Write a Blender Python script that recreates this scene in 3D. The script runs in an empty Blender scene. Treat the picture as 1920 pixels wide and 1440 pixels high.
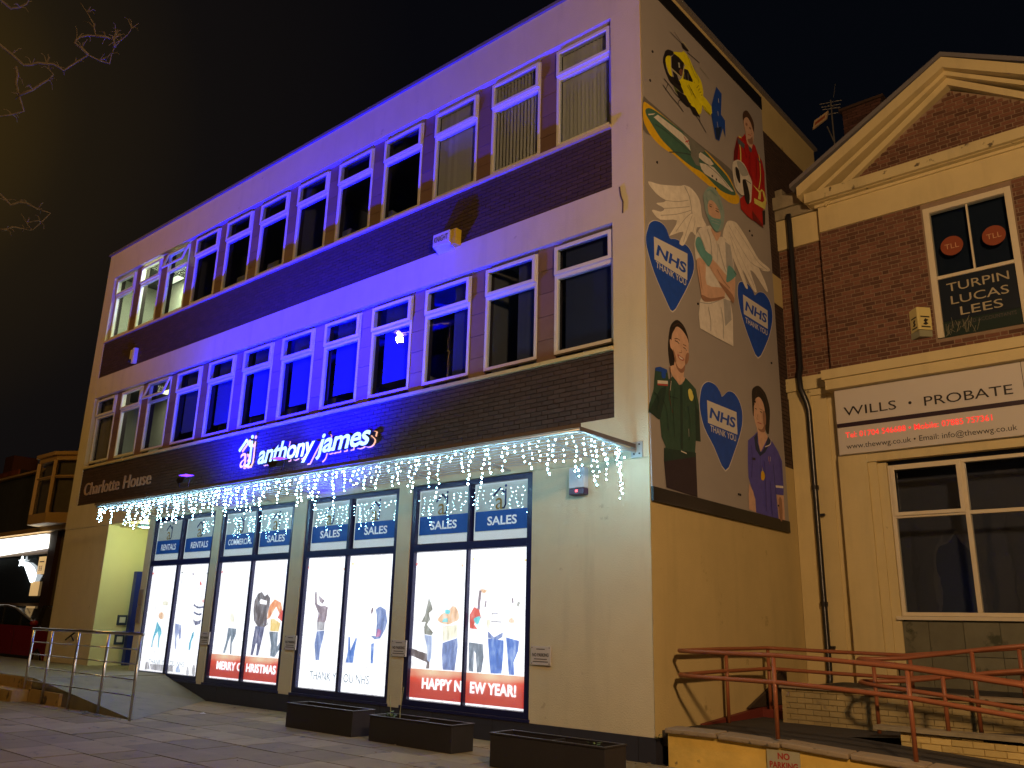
import bpy, math, random
from mathutils import Vector, Matrix
from mathutils.geometry import tessellate_polygon
random.seed(7)
# ---------------------------------------------------------------- camera, sky, lamps, exposure
sc = bpy.context.scene
COL = sc.collection
CAM = Vector((6.019, -9.830, 1.604))
def cam_axes(yaw=41.008, pitch=16.102, roll=1.435):
    y, p, r = math.radians(yaw), math.radians(pitch), math.radians(roll)
    fw = Vector((-math.sin(y)*math.cos(p), math.cos(y)*math.cos(p), math.sin(p)))
    rt = Vector((math.cos(y), math.sin(y), 0)); up = rt.cross(fw)
    return fw, math.cos(r)*rt+math.sin(r)*up, -math.sin(r)*rt+math.cos(r)*up
fw, rt, up = cam_axes()
cd = bpy.data.cameras.new('camera'); cam = bpy.data.objects.new('camera', cd); COL.objects.link(cam)
M = Matrix((rt, up, -fw)).transposed().to_4x4(); M.translation = CAM; cam.matrix_world = M
cd.sensor_width = 36; cd.lens = 36*1575.6/1920; cd.clip_end = 600; cd.clip_start = .05
sc.camera = cam
w = bpy.data.worlds.new('World'); sc.world = w; w.use_nodes = True
nt = w.node_tree; bg = nt.nodes['Background']
tc = nt.nodes.new('ShaderNodeTexCoord'); dp = nt.nodes.new('ShaderNodeVectorMath'); dp.operation = 'DOT_PRODUCT'
dp.inputs[1].default_value = Vector((-.90, .06, .45)).normalized()
nt.links.new(tc.outputs['Generated'], dp.inputs[0])
cr = nt.nodes.new('ShaderNodeValToRGB'); nt.links.new(dp.outputs['Value'], cr.inputs[0]); nt.links.new(cr.outputs[0], bg.inputs[0])
e = cr.color_ramp.elements; e[0].position = .60; e[0].color = (.0014, .0019, .0032, 1); e[1].position = 1; e[1].color = (.066, .038, .005, 1)
for p_, c_ in ((.84, (.0022, .0022, .0034)), (.94, (.0055, .0044, .0042)), (.975, (.013, .0088, .0045)), (.992, (.034, .0200, .0048))):
    q = e.new(p_); q.color = c_+(1,)
bg.inputs[1].default_value = 1.0
vs = sc.view_settings; vs.view_transform = 'Standard'; vs.look = 'None'; vs.gamma = 1; vs.exposure = 0; vs.use_curve_mapping = False
SODIUM = (1, .60, .28)
def lamp(name, kind, loc, power, color, radius=.1, target=None, angle=None, blend=.6, parent=None):
    l = bpy.data.lights.new(name, kind); l.energy = power; l.color = color
    if kind == 'AREA': l.size = radius
    else: l.shadow_soft_size = radius
    if angle: l.spot_size = math.radians(angle); l.spot_blend = blend
    o = bpy.data.objects.new(name, l); COL.objects.link(o); o.location = loc
    if target: o.rotation_euler = (Vector(target)-Vector(loc)).to_track_quat('-Z', 'Y').to_euler()
    if parent: o.parent = parent; o.location = Vector(loc)-origin(parent)
    return o
LAMP_A = (-16.2, -9.15, 11.73); LAMP_B = (8.2, -7.6, 7.0)
POWER_A, POWER_B, FLOOD, POSTER_E, BULB_E = 900, 3500, 10500, 1.35, 95
# ---------------------------------------------------------------- materials
MATS = {}
def nodes(m):
    m.use_nodes = True; return m.node_tree, m.node_tree.nodes['Principled BSDF']
def mat(name, col, rough=.7, metal=0, var=.0, vscale=3, bump=0, bscale=30, streak=0, island=0, spec=.5, stain=None):
    if name in MATS: return MATS[name]
    m = bpy.data.materials.new(name); MATS[name] = m; nt, b = nodes(m); L = nt.links.new; N = nt.nodes.new
    b.inputs['Roughness'].default_value = rough; b.inputs['Metallic'].default_value = metal; b.inputs['Specular IOR Level'].default_value = spec
    rgb = N('ShaderNodeRGB'); rgb.outputs[0].default_value = (*col, 1); out = rgb.outputs[0]
    geo = N('ShaderNodeNewGeometry')
    def mul(src, fac_socket, lo, hi):
        mr = N('ShaderNodeMapRange'); L(fac_socket, mr.inputs[0]); mr.inputs[3].default_value = lo; mr.inputs[4].default_value = hi
        v = N('ShaderNodeVectorMath'); v.operation = 'SCALE'; L(src, v.inputs[0]); L(mr.outputs[0], v.inputs['Scale']); return v.outputs[0]
    def noise(scale, detail=4, stretch=None):
        n = N('ShaderNodeTexNoise'); n.inputs['Scale'].default_value = scale; n.inputs['Detail'].default_value = detail; n.inputs['Roughness'].default_value = .62
        mp = N('ShaderNodeMapping'); L(geo.outputs['Position'], mp.inputs[0]); mp.inputs['Scale'].default_value = stretch or (1, 1, 1); L(mp.outputs[0], n.inputs[0]); return n.outputs[0]
    if island:
        oi = N('ShaderNodeObjectInfo'); ad = N('ShaderNodeMath'); ad.operation = 'ADD'; L(oi.outputs['Random'], ad.inputs[0]); L(geo.outputs['Random Per Island'], ad.inputs[1])
        fr = N('ShaderNodeMath'); fr.operation = 'FRACT'; L(ad.outputs[0], fr.inputs[0]); out = mul(out, fr.outputs[0], 1-island, 1+island)
    if var: out = mul(out, noise(vscale), 1-var*1.6, 1+var*1.6)
    if streak:
        n = noise(1.0, 6, (2.6, 2.6, .35)); cr = N('ShaderNodeValToRGB'); L(n, cr.inputs[0]); cr.color_ramp.elements[0].position = .52; cr.color_ramp.elements[1].position = .76
        out = mul(out, cr.outputs[0], 1, 1-streak)
    if stain:
        n = noise(stain[3], 6); cr = N('ShaderNodeValToRGB'); L(n, cr.inputs[0]); cr.color_ramp.elements[0].position = stain[4]; cr.color_ramp.elements[1].position = stain[4]+.08
        mx = N('ShaderNodeMix'); mx.data_type = 'RGBA'; L(cr.outputs[0], mx.inputs[0]); L(out, mx.inputs[6]); mx.inputs[7].default_value = (*stain[:3], 1); out = mx.outputs[2]
    L(out, b.inputs['Base Color'])
    if bump:
        bp = N('ShaderNodeBump'); bp.inputs['Strength'].default_value = bump; bp.inputs['Distance'].default_value = .01; L(noise(bscale, 6), bp.inputs['Height']); L(bp.outputs[0], b.inputs['Normal'])
    return m
def emit(name, col, s, base=(.5, .5, .5)):
    if name in MATS: return MATS[name]
    m = bpy.data.materials.new(name); MATS[name] = m; nt, b = nodes(m)
    b.inputs['Base Color'].default_value = (*base, 1); b.inputs['Emission Color'].default_value = (*col, 1); b.inputs['Emission Strength'].default_value = s
    b.inputs['Roughness'].default_value = .5
    return m
def glass(name, tint=(.9, .95, 1), rough=.0, through=1.0):
    m = bpy.data.materials.new(name); MATS[name] = m; m.use_nodes = True; nt = m.node_tree; nt.nodes.clear(); N = nt.nodes.new; L = nt.links.new
    o = N('ShaderNodeOutputMaterial'); mx = N('ShaderNodeMixShader'); t = N('ShaderNodeBsdfTransparent'); g = N('ShaderNodeBsdfGlossy'); f = N('ShaderNodeLayerWeight')
    pw = N('ShaderNodeMath'); pw.operation = 'POWER'; pw.inputs[1].default_value = 5; ad = N('ShaderNodeMath'); ad.operation = 'MULTIPLY_ADD'; ad.inputs[1].default_value = .92; ad.inputs[2].default_value = .075
    t.inputs[0].default_value = (*[c*through for c in tint], 1); g.inputs['Roughness'].default_value = rough; f.inputs[0].default_value = .5
    n = N('ShaderNodeTexNoise'); n.inputs['Scale'].default_value = 1.6; bp = N('ShaderNodeBump'); bp.inputs['Strength'].default_value = .04; bp.inputs['Distance'].default_value = .05
    tcn = N('ShaderNodeTexCoord'); L(tcn.outputs['Object'], n.inputs[0]); L(n.outputs[0], bp.inputs['Height']); L(bp.outputs[0], g.inputs['Normal'])
    L(f.outputs['Facing'], pw.inputs[0]); L(pw.outputs[0], ad.inputs[0]); L(ad.outputs[0], mx.inputs[0]); L(t.outputs[0], mx.inputs[1]); L(g.outputs[0], mx.inputs[2]); L(mx.outputs[0], o.inputs[0])
    return m
CREAM = mat('cream_render', (.66, .60, .44), .8, var=.07, vscale=1.3, bump=.6, bscale=48, streak=.12, stain=(.40, .33, .22, 3.1, .66))
YCREAM = mat('yellow_cream_render', (.60, .48, .23), .8, var=.08, vscale=1.3, bump=.6, bscale=48, streak=.10, stain=(.36, .27, .11, 2.4, .64))
CREAM2 = mat('cream_stone_paint', (.64, .53, .28), .7, var=.06, vscale=2.5, bump=.25, bscale=40, streak=.14, stain=(.28, .22, .12, 3.4, .70))
PAINTED = mat('flaking_cream_paint', (.62, .52, .28), .75, var=.08, vscale=3, bump=.3, bscale=30, streak=.2, stain=(.12, .09, .05, 6, .60))
WEATHER = mat('weathered_stone', (.30, .26, .18), .85, var=.2, vscale=5, bump=.5, bscale=22, streak=.35)
YPAINT = mat('yellow_masonry_paint', (.72, .50, .12), .75, var=.22, vscale=2.6, bump=.45, bscale=22, stain=(.17, .12, .06, 5.2, .66))
YBLOCK = mat('painted_block', (.34, .27, .13), .85, var=.28, vscale=3, bump=.5, bscale=26, island=.10, stain=(.12, .10, .07, 4, .60))
BRICK_D = mat('dark_brown_brick', (.058, .034, .027), .8, var=.1, vscale=14, bump=.4, bscale=60, island=.16)
MORT_D = mat('dark_mortar', (.035, .024, .026), .9)
BRICK_R = mat('red_brick', (.145, .062, .038), .85, var=.12, vscale=16, bump=.5, bscale=60, island=.38)
MORT_R = mat('pale_mortar', (.27, .19, .13), .9, var=.15, vscale=6)
TILE = mat('brown_tile', (.20, .125, .11), .45, var=.08, vscale=7, island=.12)
PLINTH = mat('dark_plinth', (.026, .027, .045), .6, var=.1, vscale=4, island=.1)
UPVC = mat('white_frame', (.74, .73, .70), .35, var=.03, vscale=4)
WFRAME = mat('cream_gloss_frame', (.70, .62, .46), .4, var=.05, vscale=6)
NAVYF = mat('navy_frame', (.016, .018, .085), .3)
DARK = mat('black_plastic', (.012, .012, .014), .4)
ROOM = mat('office_wall', (.42, .42, .38), .9)
ROOMD = mat('office_wall_unlit', (.10, .10, .11), .9)  # office wall colour darkened to stand in for unlit rooms
BLIND = mat('blind_slat', (.55, .50, .42), .8, island=.12)
BLINDW = mat('blue_grey_blind', (.06, .07, .14), .8, var=.05, vscale=3)
STEEL = mat('brushed_steel', (.60, .58, .56), .28, 1.0)
GALV = mat('galvanised_mesh', (.50, .52, .54), .4, .6)
BOARD = mat('canopy_channel', (.13, .10, .09), .6, var=.1, vscale=6)
RUST = mat('red_oxide_paint', (.30, .100, .045), .45, var=.12, vscale=9, bump=.2, bscale=50, stain=(.16, .05, .03, 9, .66))
PAVE = mat('paving_stone', (.27, .215, .115), .8, var=.22, vscale=2.2, bump=.6, bscale=26, island=.26, stain=(.10, .085, .07, 3.0, .60))
PAVEJ = mat('paving_joint', (.03, .027, .022), .95)
RAMPC = mat('ramp_concrete', (.20, .19, .13), .85, var=.16, vscale=2.8, bump=.5, bscale=26, stain=(.10, .095, .07, 2.6, .60))
ASPH = mat('asphalt', (.045, .043, .045), .85, var=.15, vscale=9, bump=.6, bscale=90)
COPE = mat('coping_concrete', (.30, .24, .17), .85, var=.14, vscale=7, bump=.6, bscale=34, island=.14, stain=(.10, .08, .05, 9, .62))
REDP = mat('red_floor_paint', (.17, .03, .025), .6, var=.15, vscale=6)
GREY = mat('lead_flashing', (.16, .15, .16), .6, var=.1, vscale=5)
SLATE = mat('roof_slate', (.055, .055, .065), .6, var=.15, vscale=5)
IRON = mat('black_downpipe', (.018, .018, .022), .3)
PLANTER = mat('charcoal_planter', (.026, .025, .034), .5, var=.1, vscale=5, bump=.15, bscale=30)
SOIL = mat('soil', (.03, .022, .015), .95, var=.3, vscale=18, bump=1, bscale=60)
LEAF = mat('leaf_green', (.10, .16, .045), .6, island=.35)
BARK = mat('pale_bark', (.13, .10, .065), .85, var=.2, vscale=16, bump=.6, bscale=40)
SIGNW = mat('sign_white', (.62, .58, .54), .45, var=.02)
INK = mat('black_ink', (.02, .016, .016), .5)
GL = glass('window_glass'); GLS = glass('shop_glass', (.97, .98, 1))
# ---------------------------------------------------------------- builders
def origin(p):
    v = Vector((0, 0, 0))
    while p: v += p.location; p = p.parent
    return v
def link(name, me, parent=None, loc=None):
    o = bpy.data.objects.new(name, me); COL.objects.link(o)
    if parent: o.parent = parent
    if loc is not None: o.location = Vector(loc)-origin(parent)
    return o
def tag(o, label=None, cat=None, group=None, kind=None):
    if label: o['label'] = label
    if cat: o['category'] = cat
    if group: o['group'] = group
    if kind: o['kind'] = kind
    return o
def thing(name, label, cat, loc, group=None):
    o = bpy.data.objects.new(name, None); COL.objects.link(o); o.location = loc; o.empty_display_size = .1
    return tag(o, label, cat, group)
class MB:
    def __init__(s): s.v = []; s.f = []; s.m = []; s.mi = 0
    def add(s, vs, fs):
        n = len(s.v); s.v += [tuple(map(float, p)) for p in vs]; s.f += [tuple(i+n for i in f) for f in fs]; s.m += [s.mi]*len(fs); return s
    def box(s, x0, x1, y0, y1, z0, z1):
        if x0 > x1: x0, x1 = x1, x0
        if y0 > y1: y0, y1 = y1, y0
        if z0 > z1: z0, z1 = z1, z0
        return s.add([(x0,y0,z0),(x1,y0,z0),(x1,y1,z0),(x0,y1,z0),(x0,y0,z1),(x1,y0,z1),(x1,y1,z1),(x0,y1,z1)],
              [(0,3,2,1),(4,5,6,7),(0,1,5,4),(1,2,6,5),(2,3,7,6),(3,0,4,7)])
    def prism(s, poly, axis, a, b):
        # poly of 2-D points; axis 'x': (y,z), 'y': (x,z), 'z': (x,y)
        def P(u, v, t): return {'x': (t,u,v), 'y': (u,t,v), 'z': (u,v,t)}[axis]
        n = len(poly); tris = tessellate_polygon([[Vector((u, v, 0)) for u, v in poly]])
        vs = [P(u,v,a) for u,v in poly]+[P(u,v,b) for u,v in poly]
        fs = [t for t in tris]+[tuple(i+n for i in t[::-1]) for t in tris]+[(i,(i+1)%n,(i+1)%n+n,i+n) for i in range(n)]
        return s.add(vs, fs)
    def tube(s, pts, r, n=8, cap=True, rs=None):
        pts = [Vector(p) for p in pts]; rings = []; prev = None
        for i, p in enumerate(pts):
            d = ((pts[min(i+1, len(pts)-1)]-p).normalized()+(p-pts[max(i-1, 0)]).normalized()).normalized()
            a = prev if prev and abs(prev.dot(d)) < .95 else (Vector((0,0,1)) if abs(d.z) < .9 else Vector((1,0,0)))
            u = (a-d*a.dot(d)).normalized(); v = d.cross(u); prev = u; rr = rs[i] if rs else r
            rings.append([p+(u*math.cos(2*math.pi*k/n)+v*math.sin(2*math.pi*k/n))*rr for k in range(n)])
        vs = [q for ring in rings for q in ring]; fs = []
        for i in range(len(pts)-1):
            for k in range(n): fs.append((i*n+k, i*n+(k+1)%n, (i+1)*n+(k+1)%n, (i+1)*n+k))
        if cap: fs += [tuple(range(n))[::-1], tuple((len(pts)-1)*n+k for k in range(n))]
        return s.add(vs, fs)
    def ball(s, c, r, n=8, m=5, sq=(1,1,1)):
        vs = []; fs = []
        for j in range(m+1):
            t = math.pi*j/m
            for k in range(n): a = 2*math.pi*k/n; vs.append((c[0]+r*sq[0]*math.sin(t)*math.cos(a), c[1]+r*sq[1]*math.sin(t)*math.sin(a), c[2]+r*sq[2]*math.cos(t)))
        for j in range(m):
            for k in range(n): fs.append((j*n+k, (j+1)*n+k, (j+1)*n+(k+1)%n, j*n+(k+1)%n))
        return s.add(vs, fs)
    def build(s, name, mats, parent=None, smooth=False, at=None, bevel=0):
        o_ = origin(parent) if parent else Vector(at or (0,0,0))
        me = bpy.data.meshes.new(name); me.from_pydata([tuple(Vector(v)-o_) for v in s.v], [], s.f)
        if not isinstance(mats, (list, tuple)): mats = [mats]
        for m in mats: me.materials.append(m)
        if len(mats) > 1:
            for p, i in zip(me.polygons, s.m): p.material_index = i
        if smooth:
            for p in me.polygons: p.use_smooth = True
        me.validate(); me.update()
        o = link(name, me, parent)
        if not parent: o.location = o_
        if bevel:
            b = o.modifiers.new('bevel', 'BEVEL'); b.width = bevel; b.segments = 2; b.limit_method = 'ANGLE'
        return o
def box(name, parent, m, *a, **k): return MB().box(*a).build(name, m, parent, **k)
UNIT = {}
def unit_box(m):
    if m.name not in UNIT:
        b = MB().box(-.5, .5, -.5, .5, -.5, .5); me = bpy.data.meshes.new('block'); me.from_pydata(b.v, [], b.f); me.materials.append(m); UNIT[m.name] = me
    return UNIT[m.name]
def pieces(name, parent, m, boxes, keep=300, stuffname=None):
    """boxes = world extents; the nearest to the camera become parts of their own, the rest one mesh"""
    bs = sorted(boxes, key=lambda b: (Vector(((b[0]+b[1])/2, (b[2]+b[3])/2, (b[4]+b[5])/2))-CAM).length)
    o_ = origin(parent)
    for b in bs[:keep]:
        o = bpy.data.objects.new(name, unit_box(m)); COL.objects.link(o); o.parent = parent
        o.location = Vector(((b[0]+b[1])/2, (b[2]+b[3])/2, (b[4]+b[5])/2))-o_; o.scale = (b[1]-b[0], b[3]-b[2], b[5]-b[4])
    if len(bs) > keep:
        mb = MB()
        for b in bs[keep:]: mb.box(*b)
        o = mb.build(stuffname or name+'work', m, parent); o['kind'] = 'stuff'
def courses(z0, z1, spans, ch=.075, ln=.225, flemish=False, gap=.010, offset=0, seed=0):
    """brick rectangles (u0,u1,z0,z1); spans(za,zb) gives the free intervals of a course"""
    out = []; k = 0; z = z0
    while z < z1-.02:
        zt = min(z+ch, z1)
        for a, b in spans(z, zt):
            unit = [ln] if not flemish else [ln, ln/2]
            start = a0 = math.floor(a/(sum(unit)))*sum(unit)-sum(unit)+offset; u = start+((.5*ln if not flemish else .75*ln) if k % 2 else 0); i = 0
            while u < b:
                L_ = unit[i % len(unit)]; s, t = max(u, a), min(u+L_, b)
                if t-s > .03: out.append((s+gap/2, t-gap/2, z+gap/2, zt-gap/2))
                u += L_; i += 1
        z += ch; k += 1
    return out
def rect_spans(x0, x1, holes=()):
    def f(za, zb):
        iv = [(x0, x1)]
        for hx0, hx1, hz0, hz1 in holes:
            if zb > hz0+.01 and za < hz1-.01:
                nv = []
                for a, b in iv:
                    if hx1 <= a or hx0 >= b: nv.append((a, b)); continue
                    if hx0 > a: nv.append((a, hx0))
                    if hx1 < b: nv.append((hx1, b))
                iv = nv
        return iv
    return f
# lettering
_cap = {}
def text_mb(s, width, cap, depth=0, bold=0, shear=0, spacing=1.0):
    c = bpy.data.curves.new('t', 'FONT'); c.body = s; c.size = 1; c.offset = bold; c.shear = shear; c.space_character = spacing; c.resolution_u = 3
    o = bpy.data.objects.new('t', c); me = o.to_mesh(); vs = [v.co.copy() for v in me.vertices]; fs = [tuple(p.vertices) for p in me.polygons]; o.to_mesh_clear()
    bpy.data.objects.remove(o); bpy.data.curves.remove(c)
    if 'H' not in _cap:
        c = bpy.data.curves.new('t', 'FONT'); c.body = 'H'; c.size = 1; o = bpy.data.objects.new('t', c); me = o.to_mesh(); _cap['H'] = max(v.co.y for v in me.vertices); o.to_mesh_clear(); bpy.data.objects.remove(o); bpy.data.curves.remove(c)
    x0 = min(v.x for v in vs); x1 = max(v.x for v in vs); k = width/(x1-x0); kz = cap/_cap['H']
    return [((v.x-x0)*k, v.y*kz) for v in vs], fs
def lettering(name, parent, m, s, u0, u1, base, cap, plane, d, depth=.004, bold=0, shear=0, spacing=1.0, rise=0, at=None, backm=None):
    """text on a plane: 'f' faces -y at y=d, 's' faces +x at x=d; rise = base height gained over its width"""
    vs, fs = text_mb(s, u1-u0, cap, 0, bold, shear, spacing)
    n = len(vs); P = (lambda u, v, t: (u0+u, d-t, base+v+rise*u/(u1-u0))) if plane == 'f' else (lambda u, v, t: (d+t, u0+u, base+v+rise*u/(u1-u0)))
    mb = MB(); mb.add([P(u, v, depth) for u, v in vs], fs)
    # side returns along open edges
    if depth > .01:
        cnt = {}
        for f in fs:
            for i in range(len(f)): a, b = f[i], f[(i+1) % len(f)]; cnt[(a, b)] = cnt.get((a, b), 0)+1
        mb.mi = 1 if backm else 0
        edges = [(a, b) for (a, b) in cnt if (b, a) not in cnt]
        mb.add([P(u, v, depth) for u, v in vs]+[P(u, v, 0) for u, v in vs], [(a, b, b+n, a+n) for a, b in edges])
    return mb.build(name, [m, backm] if backm else m, parent, at=at)
def smooth_poly(p, k=3):
    n = len(p); out = []
    for i in range(n):
        a, b, c, d = [Vector(p[(i+j-1) % n]) for j in range(4)]
        for t in range(k):
            t /= k; out.append(tuple(.5*((2*b)+(-a+c)*t+(2*a-5*b+4*c-d)*t*t+(-a+3*b-3*c+d)*t**3)))
    return out
def flat(name, parent, m, pts, sm, plane, d, at=None):
    """painted shape on a plane; sm 1 = rounded outline, 0 = straight, negative = stroke of that many cm"""
    P = [(pts[i], pts[i+1]) for i in range(0, len(pts), 2)]
    Q = (lambda u, v: (u, d, v)) if plane == 'f' else (lambda u, v: (d, u, v))
    mb = MB()
    if sm < 0:
        wd = -sm*.01/2; pts3 = [Vector(p) for p in P]
        if len(pts3) > 2:
            s2 = []
            for i in range(len(pts3)-1):
                a, b, c, e_ = pts3[max(i-1, 0)], pts3[i], pts3[i+1], pts3[min(i+2, len(pts3)-1)]
                for t in (0, .25, .5, .75): s2.append(.5*((2*b)+(c-a)*t+(2*a-5*b+4*c-e_)*t*t+(-a+3*b-3*c+e_)*t**3))
            pts3 = s2+[pts3[-1]]
        vs = []
        for i, p in enumerate(pts3):
            dd = (pts3[min(i+1, len(pts3)-1)]-pts3[max(i-1, 0)]).normalized(); n_ = Vector((-dd.y, dd.x))*wd; vs += [Q(*(p+n_)), Q(*(p-n_))]
        mb.add(vs, [(2*i, 2*i+1, 2*i+3, 2*i+2) for i in range(len(pts3)-1)])
    else:
        if sm: P = smooth_poly(P)
        mb.add([Q(*p) for p in P], tessellate_polygon([[Vector((*p, 0)) for p in P]]))
    return mb.build(name, m, parent, at=at)
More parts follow.
